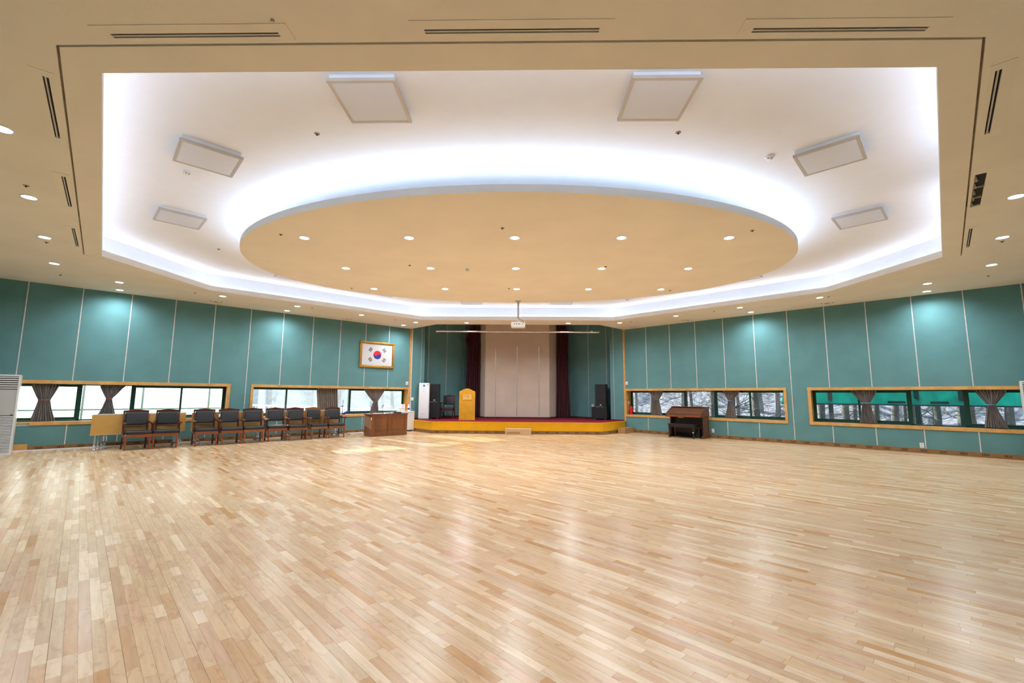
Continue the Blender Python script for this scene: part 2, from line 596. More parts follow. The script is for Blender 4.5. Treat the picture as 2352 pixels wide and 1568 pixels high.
def plank_tone(rng):
    r = rng.random()
    if r < 0.58:
        c = (0.63, 0.430, 0.248)
    elif r < 0.74:
        c = (0.72, 0.535, 0.350)
    elif r < 0.86:
        c = (0.57, 0.345, 0.175)
    elif r < 0.95:
        c = (0.61, 0.385, 0.235)
    else:
        c = (0.52, 0.275, 0.100)
    k = 1.05 + rng.gauss(0, 0.042)
    return tuple(min(0.9, x * k) for x in c)


rng = random.Random(11)
PW = 0.060
planks = []
row = 0
b = 0.0
while b < LEN2:
    gap = 0.0008 if row % 5 else 0.0022
    w0, w1 = b + gap / 2, min(b + PW, LEN2) - 0.0004
    a = -rng.random() * 0.6
    while a < LEN1:
        ln = rng.choice((0.22, 0.3, 0.38, 0.46, 0.55, 0.68, 0.85)) * (0.9 + 0.2 * rng.random())
        a0, a1 = max(a, 0) + 0.0005, min(a + ln, LEN1) - 0.0005
        if a1 - a0 > 0.02:
            planks.append((a0, a1, w0, w1, plank_tone(rng)))
        a += ln
    b += PW
    row += 1


def plank_corners(p):
    a0, a1, w0, w1, _ = p
    return [NEAR + E1 * a_ + E2 * w_ for a_, w_ in ((a0, w0), (a1, w0), (a1, w1), (a0, w1))]


scored = []
for i, p in enumerate(planks):
    cs = [project(c) for c in plank_corners(p)]
    if any(c is None for c in cs):
        continue
    mx, my = sum(c[0] for c in cs) / 4, sum(c[1] for c in cs) / 4
    if not (0 < mx < 2352 and 0 < my < 1568):
        continue
    ar = 0.5 * abs(sum(cs[k][0] * cs[(k + 1) % 4][1] - cs[(k + 1) % 4][0] * cs[k][1] for k in range(4)))
    scored.append((ar, i))
scored.sort(reverse=True)
single = {i for _, i in scored[:300]}
QF = [(0, 1, 2, 3), (0, 4, 5, 1), (1, 5, 6, 2), (2, 6, 7, 3), (3, 7, 4, 0)]


def plank_mesh(name, plist):
    vs, fs, cols = [], [], []
    for p in plist:
        o = len(vs)
        c = plank_corners(p)
        vs += [(q.x, q.y, 0.0) for q in c] + [(q.x, q.y, -0.006) for q in c]
        fs += [tuple(k + o for k in f) for f in QF]
        cols += [p[4]] * 8
    me = bpy.data.meshes.new(name)
    me.from_pydata(vs, [], fs)
    at_ = me.color_attributes.new('tone', 'FLOAT_COLOR', 'POINT')
    at_.data.foreach_set('color', np.array([(*c, 1.0) for c in cols], dtype=np.float32).ravel())
    me.materials.append(M['plank'])
    me.update()
    return me


rest = bpy.data.objects.new('plank_field', plank_mesh('plank_field', [p for i, p in enumerate(planks) if i not in single]))
COL.objects.link(rest)
rest.parent = floor
rest['kind'] = 'stuff'
for i in sorted(single):
    o = bpy.data.objects.new('plank', plank_mesh('plank', [planks[i]]))
    COL.objects.link(o)
    o.parent = floor

# ------------------------------------------------------------------ side walls with ribbon windows
WZ0, WZ1 = 0.70, 1.66            # opening
TZ0, TZ1 = 0.615, 1.745          # outside of the oak casing
DEPTH = 0.45                     # reveal
WIN = {'A': (0.02, 5.80), 'B': (6.47, 12.10)}      # openings, distance from the stage corner
LWALL = 12.30


def X(side, u):
    return -u if side == 'L' else u


def sbox(mb, side, u0, u1, y0, y1, z0, z1):
    a, b_ = sorted((X(side, u0), X(side, u1)))
    return mb.box(a, y0, z0, b_, y1, z1)


walls = {}
for side, name in (('L', 'wall_left'), ('R', 'wall_right')):
    fr = FL if side == 'L' else FR
    mb = MB()
    sbox(mb, side, -0.74, 12.8, 0.02, 0.52, -0.2, WZ0 - 0.02)
    sbox(mb, side, -0.74, 12.8, 0.02, 0.52, WZ1 + 0.02, 5.0)
    sbox(mb, side, -0.74, WIN['A'][0] - 0.02, 0.02, 0.52, WZ0 - 0.02, WZ1 + 0.02)
    sbox(mb, side, WIN['A'][1] + 0.02, WIN['B'][0] - 0.02, 0.02, 0.52, WZ0 - 0.02, WZ1 + 0.02)
    sbox(mb, side, WIN['B'][1] + 0.02, 12.8, 0.02, 0.52, WZ0 - 0.02, WZ1 + 0.02)
    wall = struct(place(mb.build(name, M['plaster']), fr))
    walls[side] = wall
    # fabric panels
    g = 0.003
    for i in range(13):
        u0, u1 = i + g, min(i + 1, LWALL) - g
        if i == 5 or i == 6:
            lo, hi = (5.85, 6.0 - g) if i == 5 else (6.0 + g, 6.43)
            sbox(MB(), side, lo, hi, 0, 0.02, TZ0, TZ1).build('panel', M['teal'], wall)
        sbox(MB(), side, u0, u1, 0, 0.02, TZ1, ZC + 0.02).build('panel', M['teal'], wall)
        sbox(MB(), side, u0, u1, 0, 0.02, 0.0, TZ0).build('panel', M['teal'], wall)
    sbox(MB(), side, -0.74, -g, 0, 0.02, ZS, 4.95).build('panel', M['teal'], wall)
    hw = 0.011
    for i in range(1, 13):
        spans = [(0.125, ZC)] if i == 6 else [(0.125, TZ0), (TZ1, ZC)]
        for z0, z1 in spans:
            sbox(MB(), side, i - hw, i + hw, -0.004, 0.004, z0, z1).build('joint_strip', M['strip'], wall)
    sbox(MB(), side, -0.545, -0.53, -0.003, 0.004, ZS + 0.06, 4.9).build('joint_strip', M['strip'], wall)
    # corner post
    sbox(MB(), side, -0.05, 0.035, -0.025, 0.01, 0.12 if side == 'L' else ZS, ZC).build('corner_post', M['oak'], wall, bevel=0.004)
    if side == 'L':
        sbox(MB(), side, -0.085, -0.055, -0.02, 0.01, ZS, ZC).build('cable_conduit', M['white'], wall)
    # skirting
    bb = sbox(MB(), side, 0.0, LWALL, -0.018, 0.0, 0.0, 0.12).build('baseboard_left' if side == 'L' else 'baseboard_right', M['skirt'], None, bevel=0.003, seg=1)
    struct(place(bb, fr))
    vm = None
    k = 0
    u = 0.32
    while u < 12.1:
        if vm is None:
            mv = MB()
            for q in range(4):
                mv.box(-0.055 + q * 0.034, -0.0012, -0.028, -0.040 + q * 0.034, 0.002, 0.028)
            vo = mv.build('vent_slots', M['slot'], bb)  # dark boxes standing proud, the shade inside the slots is only colour
            vm = vo.data
        else:
            vo = bpy.data.objects.new('vent_slots', vm)
            COL.objects.link(vo)
            vo.parent = bb
        vo.location = (X(side, u), -0.018, 0.064)
        u += 0.375

# set-back walls behind the stage, beige centre wall
SB = 0.55
for side, name in (('L', 'wall_stage_left'), ('R', 'wall_stage_right')):
    fr = FL if side == 'L' else FR
    mb = MB()
    sbox(mb, side, -0.70, -7.6, SB + 0.02, SB + 0.3, -0.2, 5.0)
    wall = struct(place(mb.build(name, M['plaster']), fr))
    sbox(MB(), side, -0.74, -0.72, 0.0, SB, ZS, 4.95).build('return_panel', M['teal'], wall)
    edges = [-0.70, -1.26, -2.25, -3.25, -4.25, -5.3]
    for a, b_ in zip(edges[:-1], edges[1:]):
        sbox(MB(), side, a - 0.003, b_ + 0.003, SB, SB + 0.02, ZS, 4.95).build('panel', M['teal'], wall)
    for e in edges[1:-1]:
        sbox(MB(), side, e - 0.008, e + 0.008, SB - 0.004, SB + 0.004, ZS + 0.07, 4.9).build('joint_strip', M['strip'], wall)
    sbox(MB(), side, -0.74, -6.0, SB - 0.015, SB, ZS, ZS + 0.065).build('skirting', M['organ_dark'], wall)
    sbox(MB(), side, -0.06, -0.73, -0.015, 0.0, ZS, ZS + 0.05).build('skirting', M['carpet'], wall)

cw = struct(MB().prism([(-1.57, 20.02), (1.295, 20.02), (1.68, 20.77), (1.68, 22.0), (-1.88, 22.0), (-1.88, 20.77)], ZS - 0.4, 5.0).build('wall_stage_centre', M['plaster']))
ex = [-1.579, -1.109, -0.143, 0.842, 1.302]
for a, b_ in zip(ex[:-1], ex[1:]):
    MB().box(a + 0.002, 20.0, ZS + 0.06, b_ - 0.002, 20.02, 4.95).build('panel', M['beige'], cw)
for s, (p, q) in enumerate((((-1.579, 20.0), (-1.90, 20.77)), ((1.302, 20.0), (1.70, 20.77)))):
    o_ = 0.02 if s == 0 else -0.02
    MB().prism([p, q, (q[0] + o_, q[1]), (p[0] + o_, p[1] + 0.02)], ZS + 0.06, 4.95).build('side_panel', M['beige'], cw)
for x in ex[1:-1]:
    MB().box(x - 0.013, 19.996, ZS + 0.1, x + 0.013, 20.004, 3.63).build('joint_strip', M['chrome'], cw)
MB().prism([(-1.585, 19.985), (1.308, 19.985), (1.71, 20.765), (1.68, 20.775), (1.29, 20.03), (-1.57, 20.03), (-1.88, 20.775), (-1.91, 20.765)], ZS, ZS + 0.062).build('skirting', M['organ_dark'], cw)

# side door in the shadow behind the left stage curtain
d1 = bpy.data.objects.new('door_1', None)
COL.objects.link(d1)
d1.location = (-1.93, 20.86, ZS)
struct(d1, 'brown door frame half hidden behind the maroon stage curtain')
MB().box(0.075, -0.07, 0.03, 0.125, -0.045, 2.245).build('door_casing', M['cherry_orange'], d1)
MB().box(-0.45, -0.05, 2.20, 0.075, -0.03, 2.245).build('door_casing', M['cherry_orange'], d1)
MB().box(-0.45, -0.02, 0.0, 0.06, 0.02, 2.20).build('door_leaf', M['organ_dark'], d1)

# walls behind the camera
for nm, A, B in (('wall_near_left', CL, NEAR), ('wall_near_right', NEAR, CR)):
    d = (B - A).normalized()
    o_ = MB().box(-0.6, -0.25, -0.2, (B - A).length + 0.6, 0.0, 5.0).build(nm, M['teal'])
    o_.location = A
    o_.rotation_euler = (0, 0, math.atan2(d.y, d.x))
    struct(o_)
roof = struct(MB().prism([(NEAR.x, NEAR.y - 1.2), (CR.x + 1.3, CR.y), (-0.14, 25.5), (CL.x - 1.3, CL.y)], 4.98, 5.2).build('ceiling_stage', M['ceil']))


# ------------------------------------------------------------------ windows
def make_window(num, side, key, hazy=False):
    fr = FL if side == 'L' else FR
    u0, u1 = WIN[key]
    w_ = bpy.data.objects.new('window_%d' % num, None)
    COL.objects.link(w_)
    place(w_, fr)
    struct(w_)
    c = 0.085
    cu0 = u0 - 0.05 if key == 'B' else u0 - 0.02
    cu1 = u1 + 0.05
    sbox(MB(), side, cu0, cu1, -0.02, 0.03, WZ1, TZ1).build('casing', M['oak'], w_, bevel=0.004)
    if num != 1:
        sbox(MB(), side, cu0, cu1, -0.02, 0.03, TZ0, WZ0).build('casing', M['oak'], w_, bevel=0.004)
    else:
        sbox(MB(), side, cu0, 10.66, -0.02, 0.03, TZ0, WZ0).build('casing', M['oak'], w_, bevel=0.004)
        sbox(MB(), side, 10.66, cu1, -0.004, 0.03, TZ0 + 0.055, WZ0).build('casing', M['lining'], w_)
    a, b_ = (u0 - 0.045, u0 + 0.04) if key == 'B' else (u0 - 0.02, u0 + 0.035)
    sbox(MB(), side, a, b_, -0.02, 0.03, WZ0, WZ1).build('casing', M['oak'], w_, bevel=0.004)
    sbox(MB(), side, u1 - 0.03, u1 + 0.05, -0.02, 0.03, WZ0, WZ1).build('casing', M['oak'], w_, bevel=0.004)
    # reveal lining
    sbox(MB(), side, u0, u1, 0.0, DEPTH + 0.06, WZ1, WZ1 + 0.02).build('head_lining', M['lining'], w_)
    sbox(MB(), side, u0, u1, 0.0, DEPTH + 0.06, WZ0 - 0.02, WZ0).build('sill_board', M['step'] if num != 4 else M['oak'], w_)
    sbox(MB(), side, u0 - 0.02, u0, 0.0, DEPTH + 0.06, WZ0, WZ1).build('jamb_lining', M['lining'], w_)
    sbox(MB(), side, u1, u1 + 0.02, 0.0, DEPTH + 0.06, WZ0, WZ1).build('jamb_lining', M['lining'], w_)
    # aluminium frame
    y0, y1 = DEPTH - 0.06, DEPTH + 0.05
    fm = MB()
    t = 0.035
    sbox(fm, side, u0, u1, y0, y1, WZ0, WZ0 + 0.028)
    sbox(fm, side, u0, u1, y0, y1, WZ1 - 0.028, WZ1)
    sbox(fm, side, u0, u0 + t, y0, y1, WZ0, WZ1)
    sbox(fm, side, u1 - t, u1, y0, y1, WZ0, WZ1)
    L_ = u1 - u0
    m1, m2 = u0 + L_ * 0.405, u0 + L_ * 0.595
    sbox(fm, side, m1 - 0.03, m1 + 0.03, y0, y1, WZ0, WZ1)
    sbox(fm, side, m2 - 0.03, m2 + 0.03, y0, y1, WZ0, WZ1)
    fm.build('window_frame', M['green'], w_)
    gm = M['glass_hazy'] if hazy else M['glass']
    # fixed centre pane
    sbox(MB(), side, m1 + 0.03, m2 - 0.03, DEPTH, DEPTH + 0.006, WZ0 + 0.028, WZ1 - 0.028).build('pane', gm, w_)
    # two pairs of sliding sashes
    for lo, hi in ((u0 + t, m1 - 0.03), (m2 + 0.03, u1 - t)):
        mid = (lo + hi) / 2
        for k, (p, q) in enumerate(((lo, mid + 0.022), (mid - 0.022, hi))):
            ya = y0 + 0.008 + k * 0.045
            sm = MB()
            sbox(sm, side, p, q, ya, ya + 0.035, WZ0 + 0.03, WZ0 + 0.095)
            sbox(sm, side, p, q, ya, ya + 0.035, WZ1 - 0.07, WZ1 - 0.028)
            sbox(sm, side, p, p + 0.045, ya, ya + 0.035, WZ0 + 0.095, WZ1 - 0.07)
            sbox(sm, side, q - 0.045, q, ya, ya + 0.035, WZ0 + 0.095, WZ1 - 0.07)
            s_ = sm.build('sash', M['green'], w_)
            sbox(MB(), side, p + 0.045, q - 0.045, ya + 0.015, ya + 0.020, WZ0 + 0.095, WZ1 - 0.07).build('pane', gm, s_)
            if k == 0:
                sbox(MB(), side, q - 0.03, q - 0.012, ya - 0.012, ya, 1.13, 1.19).build('latch', M['black'], s_)
    return w_


make_window(1, 'L', 'B')
make_window(2, 'L', 'A', hazy=True)
make_window(3, 'R', 'A')
make_window(4, 'R', 'B')

# ------------------------------------------------------------------ ceilings
GD = [0.312] + [0.275] * 7
GRV = offset_poly_each(OCT, GD)
BRD = offset_poly_each(OCT, [g_ - 0.02 for g_ in GD])
LIPO = offset_poly(OCT, 0.04)
REC = offset_poly(OCT, 0.30)


def slot_rect(p, q, wd):
    p, q = Vector(p), Vector(q)
    d = (q - p).normalized()
    n = Vector((-d.y, d.x)) * (wd / 2)
    return [tuple(p - n), tuple(q - n), tuple(q + n), tuple(p + n)]


SLOTS = [('top', (-3.20, 3.10), (-1.88, 3.10), 'nearest-row, left of three'), ('top', (-0.745, 3.085), (0.59, 3.085), 'nearest-row, middle of three'),
         ('top', (1.755, 3.10), (3.06, 3.10), 'nearest-row, right of three'),
         ('left', (-4.194, 3.552), (-5.067, 4.486), 'left side, nearest'), ('left', (-5.897, 5.344), (-6.749, 6.263), 'left side, middle'),
         ('left', (-7.578, 7.12), (-8.44, 8.052), 'left side, farthest'),
         ('right', (4.037, 3.549), (4.891, 4.481), 'right side, nearest'), ('right', (5.70, 5.341), (6.575, 6.293), 'broken'),
         ('right', (7.37, 7.159), (8.229, 8.087), 'right side, farthest')]
def push(kind, p):
    d_ = 0.012 if kind != 'top' else 0.0
    return (p[0] - d_, p[1] - d_) if kind == 'left' else ((p[0] + d_, p[1] - d_) if kind == 'right' else p)


SLOTS = [(k_, push(k_, p_), push(k_, q_), l_) for k_, p_, q_, l_ in SLOTS]
holes = []
for kind, p, q, lab in SLOTS:
    holes.append(slot_rect(p, q, 0.10 if lab == 'broken' else 0.044))
outer = [(NEAR.x, NEAR.y), (CR.x, CR.y), (PR.x, PR.y), (3.10, 17.27), (-3.33, 17.27), (PL.x, PL.y), (CL.x, CL.y)]
mb = MB()
flat_with_holes(mb, outer, [GRV] + holes, ZC)
skirt(mb, outer, ZC, 4.98)
skirt(mb, GRV, ZC, ZC + 0.03)
for h in holes:
    skirt(mb, h, ZC, ZC + 0.02)
ceil = struct(mb.build('ceiling', M['ceil'], fix=False))
mb = MB()
flat_with_holes(mb, BRD, [OCT], ZC - 0.003)
skirt(mb, BRD, ZC - 0.003, ZC + 0.03)
mb.build('cove_border', M['ceil'], ceil, fix=False)
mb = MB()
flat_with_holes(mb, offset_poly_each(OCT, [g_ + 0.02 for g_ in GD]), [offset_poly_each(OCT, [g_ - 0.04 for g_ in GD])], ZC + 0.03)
mb.build('shadow_gap', M['dirt_and_shade'], ceil, fix=False)  # groove top darker than the ceiling paint, its shade put into the colour
mb = MB()
skirt(mb, OCT, ZC - 0.003, 4.335)
skirt(mb, LIPO, 4.25, 4.335)
flat_with_holes(mb, LIPO, [OCT], 4.335)
flat_with_holes(mb, REC, [LIPO], 4.25)
mb.build('cove_lip', M['cove'], ceil, fix=False)
mb = MB()
skirt(mb, REC, 4.25, ZU)
mb.build('cove_wall', M['cove'], ceil, fix=False)
mb = MB()
flat_with_holes(mb, REC, [], ZU)
mb.build('raised_ceiling', M['cove'], ceil, fix=False)
mb = MB()
so, si = offset_poly(OCT, 0.285), offset_poly(OCT, 0.258)
mb._add([(p[0], p[1], 4.300) for p in so] + [(p[0], p[1], 4.268) for p in si], [(i, (i + 1) % 8, (i + 1) % 8 + 8, i + 8) for i in range(8)])
mb.build('light_strip', M['led'], ceil, fix=False)

# oval hanging panel
EC = (-0.10, 9.54)


def ell(a, b_, n=120):
    return [(EC[0] + a * math.cos(2 * PI * k / n), EC[1] + b_ * math.sin(2 * PI * k / n)) for k in range(n)]


e0 = ell(5.72, 3.69)
mb = MB()
mb.poly([(p[0], p[1], ZD) for p in e0])
oval = mb.build('oval_panel', M['ceil'], ceil, fix=False)
mb = MB()
skirt(mb, e0, ZD, 4.345)
e1 = ell(5.68, 3.65)
flat_with_holes(mb, e0, [e1], 4.345)
skirt(mb, e1, 4.27, 4.345)
mb.poly([(p[0], p[1], 4.27) for p in e1])
mb.build('oval_rim', M['cove'], ceil, fix=False)
mb = MB()
eo, ei = ell(5.545, 3.515), ell(5.515, 3.485)
mb._add([(p[0], p[1], 4.285) for p in eo] + [(p[0], p[1], 4.312) for p in ei], [(i, (i + 1) % 120, (i + 1) % 120 + 120, i + 120) for i in range(120)])
mb.build('light_strip', M['led_oval'], ceil, fix=False)

# linear air diffusers
for kind, p, q, lab in SLOTS:
    P_, Q_ = Vector((*p, 0)), Vector((*q, 0))
    c = (P_ + Q_) / 2
    d = Q_ - P_
    L_ = d.length
    rz = math.atan2(d.y, d.x)
    if lab == 'broken':
        t = thing('air_slot', 'torn open air slot in right ceiling border with bare dark duct cells', 'air vent', (c.x, c.y, ZC), rz)
        mb = MB()
        mb.box(-L_ / 2 - 0.02, -0.09, 0.02, L_ / 2 + 0.02, 0.09, 0.30)
        mb.build('duct', M['cavity'], t)
        for x in (-0.16, 0.27):
            MB().box(x - 0.02, -0.05, -0.001, x + 0.02, 0.05, 0.02).build('cross_bracket', M['dirt_and_shade'], t)
        mb = MB()
        for k in range(15):
            x = -L_ / 2 + (k + 0.5) * L_ / 15
            mb.box(x - 0.05, 0.046 - 0.012 * (k * 7 % 3), -0.002, x + 0.05, 0.056, 0.004)
        mb.build('torn_edge', M['dirt_and_shade'], t)
        continue
    t = thing('air_slot', 'long slim air slot in the ceiling border, %s' % lab, 'air vent', (c.x, c.y, ZC), rz, 'ceiling air slots')
    mb = MB()
    mb.box(-L_ / 2 - 0.02, -0.05, 0.02, L_ / 2 + 0.02, 0.05, 0.2)
    mb.build('duct', M['cavity'], t)
    mb = MB()
    hw = 0.022
    ym, yp = (0.10, 0.056) if kind != 'left' else (0.056, 0.10)
    for (x0, y0, x1, y1) in ((-L_ / 2 - 0.1, -ym, L_ / 2 + 0.1, -hw), (-L_ / 2 - 0.1, hw, L_ / 2 + 0.1, yp),
                             (-L_ / 2 - 0.1, -hw, -L_ / 2, hw), (L_ / 2, -hw, L_ / 2 + 0.1, hw)):
        mb.box(x0, y0, -0.004, x1, y1, 0.0)
    mb.build('face_plate', M['ceil'], t)
    MB().box(-L_ / 2, -0.003, -0.002, L_ / 2, 0.009, 0.02).build('blade', M['panel_frame'], t)
    MB().box(-L_ / 2, -0.0225, -0.003, L_ / 2, -0.019, 0.02).build('blade', M['strip'], t)

# recessed downlights
DLP = None


def downlight(x, y, z, label, group, power=SPOT_W):
    global DLP
    if DLP is None:
        t = thing('downlight', label, 'downlight', (x, y, z), 0, group)
        mb = MB()
        n = 28
        ro, ri = 0.098, 0.080
        vs = []
        for r_, zz in ((ro, 0.0), (ro, -0.006), (ri, -0.008), (ri, -0.001)):
            vs += [(r_ * math.cos(2 * PI * k / n), r_ * math.sin(2 * PI * k / n), zz) for k in range(n)]
        fs = []
        for a_ in range(3):
            fs += [(a_ * n + k, a_ * n + (k + 1) % n, (a_ + 1) * n + (k + 1) % n, (a_ + 1) * n + k) for k in range(n)]
        mb._add(vs, fs)
        mb.build('trim_ring', M['white'], t, fix=False)
        mb = MB()
        mb.poly([(ri * math.cos(-2 * PI * k / n), ri * math.sin(-2 * PI * k / n), -0.003) for k in range(n)])
        mb.build('lens', M['lens'], t, fix=False)
        ld = bpy.data.lights.new('downlight_beam', 'SPOT')
        ld.energy = power
        ld.color = LED_COL
        ld.spot_size = math.radians(168)
        ld.spot_blend = 1.0
        ld.shadow_soft_size = 0.11
        lo = bpy.data.objects.new('downlight_beam', ld)
        COL.objects.link(lo)
        lo.parent = t
        lo.location = (0, 0, -0.016)
        DLP = t
        return t
    t = copy_tree(DLP)
    t.location = (x, y, z)
    t['label'] = label
    t['group'] = group
    if power != SPOT_W:
        for ch in t.children:
            if ch.type == 'LIGHT':
                ch.data = ch.data.copy()
                ch.data.energy = power
    return t


cols5 = ('leftmost', 'second from left', 'middle', 'second from right', 'rightmost')
rows3 = ('nearest row', 'middle row', 'farthest row')
for j in range(3):
    for i in range(5):
        downlight(-0.108 + (i - 2) * 1.893, 7.642 + j * 1.92, ZD, 'round lit downlight in the oval ceiling panel, %s, %s' % (rows3[j], cols5[i]), 'downlights in the oval panel')
ordn = ('first', 'second', 'third', 'fourth', 'fifth', 'sixth', 'seventh', 'eighth', 'ninth', 'tenth', 'eleventh', 'twelfth', 'thirteenth', 'fourteenth', 'fifteenth', 'sixteenth')
DL_L = [(-5.50, 4.30), (-7.03, 5.93), (-8.56, 7.55), (-10.08, 9.15), (-10.11, 10.75), (-8.52, 12.31), (-7.08, 13.73), (-5.57, 15.25), (-4.02, 16.78)]
DL_R = [(6.82, 5.96), (8.32, 7.56), (9.81, 9.18), (9.89, 10.74), (8.33, 12.30), (6.83, 13.74), (5.36, 15.22), (3.77, 16.75)]
for k, p in enumerate(DL_L):
    downlight(p[0], p[1], ZC, 'round lit downlight on the left ceiling border, %s from the near end' % ordn[k], 'downlights on the ceiling border')
for k, p in enumerate(DL_R):
    downlight(p[0], p[1], ZC, 'round lit downlight on the right ceiling border, %s from the near end' % ordn[k], 'downlights on the ceiling border')
downlight(-2.07, 16.86, ZC, 'round lit downlight before the stage opening, left of the projector', 'downlights on the ceiling border', SPOT_W * 2.9)
downlight(1.83, 16.87, ZC, 'round lit downlight before the stage opening, right of the projector', 'downlights on the ceiling border', SPOT_W * 2.9)
for k, p in enumerate([(-10.85, 11.58), (-7.80, 14.48), (-4.68, 17.50)]):
    downlight(p[0], p[1], ZC, 'wall-side downlight washing the left teal wall, %s from the near end' % ordn[k], 'downlights beside the teal walls')
for k, p in enumerate([(10.58, 11.53), (7.55, 14.49)]):
    downlight(p[0], p[1], ZC, 'wall-side downlight washing the right teal wall, %s from the near end' % ordn[k], 'downlights beside the teal walls')
# top-edge row, then unseen downlights added to brighten the near corner
for k, (x, y) in enumerate([(-1.94, 2.70), (0.08, 2.72), (1.90, 2.72)]):
    downlight(x, y, ZC, 'downlight whose glow shows at the top edge of the picture, %s from left' % ordn[k], 'downlights over the near corner', SPOT_W * 0.42)
for k, (x, y) in enumerate([(-6.6, 3.0), (-3.4, 1.6), (0.0, 0.4), (0.0, -1.6), (3.2, 1.6), (6.4, 3.0)]):
    downlight(x, y, ZC, 'added unseen downlight lighting the near corner behind the camera, %s from left' % ordn[k], 'downlights over the near corner', SPOT_W * 0.65)


# flat square light panels on the raised ceiling (switched off)
def light_panel(x, y, ang, label):
    t = thing('ceiling_light', label, 'light panel', (x, y, ZU), math.radians(ang), 'square light panels')
    h = 0.36
    MB().box(-h + 0.02, -h + 0.02, -0.055, h - 0.02, h - 0.02, 0.0).build('housing', M['white'], t)
    mb = MB()
    fw = 0.035
    mb.box(-h, -h, -0.085, h, -h + fw, -0.05)
    mb.box(-h, h - fw, -0.085, h, h, -0.05)
    mb.box(-h, -h + fw, -0.085, -h + fw, h - fw, -0.05)
    mb.box(h - fw, -h + fw, -0.085, h, h - fw, -0.05)
    mb.build('frame', M['panel_frame'], t)
    MB().box(-h + fw, -h + fw, -0.081, h - fw, h - fw, -0.05).build('diffuser', M['diffuser'], t)


for x, y, a_, l in [(-1.66, 4.554, 0, 'switched-off square light panel near the front cove edge, left one'),
                    (1.488, 4.543, 0, 'switched-off square light panel near the front cove edge, right one'),
                    (-4.344, 5.734, 44, 'switched-off square light panel on the left, beside a smoke detector'),
                    (-6.361, 7.84, 46, 'switched-off square light panel on the left, farther and smaller'),
                    (4.177, 5.744, -43, 'switched-off square light panel on the right, beside a smoke detector'),
                    (6.15, 7.851, -45, 'switched-off square light panel on the right, farther and smaller'),
                    (-1.72, 15.18, 0, 'square light panel peeking beneath the oval, left of projector pole'),
                    (1.45, 15.18, 0, 'square light panel peeking beneath the oval, right of projector pole'),
                    (-6.30, 11.85, -45, 'square light panel peeking beneath the oval at far left'),
                    (-4.30, 13.90, -45, 'square light panel just showing between oval and far left cove'),
                    (6.05, 11.85, 45, 'square light panel hidden mostly by the oval at far right')]:
    light_panel(x, y, a_, l)

# sprinklers, detectors, round vents
SPM = None


def sprinkler(x, y, z, label, group):
    global SPM
    t = thing('sprinkler', label, 'sprinkler', (x, y, z), 0, group)
    if SPM is None:
        a_ = MB().lathe([(0.034, 0.0), (0.034, -0.003), (0.016, -0.006), (0.0, -0.006)], 12).build('escutcheon', M['dirt_and_shade'], t, smooth=True)
        c_ = MB().lathe([(0.008, -0.006), (0.008, -0.016), (0.013, -0.018), (0.013, -0.021), (0.0, -0.021)], 10).build('nozzle', M['slot'], t)
        SPM = (a_.data, c_.data)
    else:
        for nm, d_ in zip(('escutcheon', 'nozzle'), SPM):
            o_ = bpy.data.objects.new(nm, d_)
            COL.objects.link(o_)
            o_.parent = t


for k, p in enumerate([(-6.681, 5.58), (-8.806, 7.81), (-10.907, 10.069), (-9.015, 11.891), (-6.72, 13.976), (-4.65, 16.211)]):
    sprinkler(*p, ZC, 'small dark sprinkler head on the left ceiling border, %s from near end' % ordn[k], 'ceiling sprinklers')
for k, p in enumerate([(8.53, 7.761), (10.609, 10.025), (8.503, 12.192), (6.299, 14.363), (4.122, 16.468)]):
    sprinkler(*p, ZC, 'small dark sprinkler head on the right ceiling border, %s from near end' % ordn[k], 'ceiling sprinklers')
for k, p in enumerate([(-4.469, 11.427), (-4.233, 7.476), (-2.412, 9.342), (-0.311, 7.184), (-0.307, 11.416), (1.844, 9.424), (3.909, 7.298), (3.957, 11.596)]):
    sprinkler(*p, ZD, 'tiny sprinkler head in the oval ceiling panel, %s counted from left' % ordn[k], 'ceiling sprinklers')
for p, l in [((-2.602, 5.255), 'small sprinkler on the raised ceiling below the left front light panel'),
             ((1.971, 5.262), 'small sprinkler on the raised ceiling below the right front light panel'),
             ((-6.933, 9.743), 'small sprinkler on the raised ceiling left of the oval tip')]:
    sprinkler(*p, ZU, l, 'ceiling sprinklers')
# loose bracket
t = thing('ceiling_hook', 'bent white hook left in the ceiling above the left air slot', 'hook', (-1.86, 2.97, ZC))
MB().tube([(0, 0, 0), (0.0, -0.002, -0.012), (-0.008, -0.01, -0.022), (-0.016, -0.018, -0.02)], 0.004, 6).build('hook_wire', M['white'], t)
MB().lathe([(0.014, 0), (0.014, -0.004), (0, -0.004)], 10).build('rose', M['dirt_and_shade'], t)


def detector(x, y, z, label, r=0.06):
    t = thing('smoke_detector', label, 'smoke detector', (x, y, z), 0)
    MB().lathe([(r, 0), (r, -0.018), (r * 0.85, -0.026), (r * 0.62, -0.028), (0, -0.028)], 20).build('base', M['white'], t, smooth=True)
    MB().lathe([(r * 0.6, -0.028), (r * 0.55, -0.045), (r * 0.3, -0.052), (0, -0.052)], 16).build('sensor_head', M['white'], t, smooth=True)
    for k in range(5):
        a_ = 2 * PI * k / 5
        o_ = MB().box(-0.008, -0.003, -0.005, 0.008, 0.003, 0.005).build('sensor_slot', M['black'], t)
        o_.location = (r * 0.57 * math.cos(a_), r * 0.57 * math.sin(a_), -0.037)
        o_.rotation_euler = (0, 0, a_ + PI / 2)


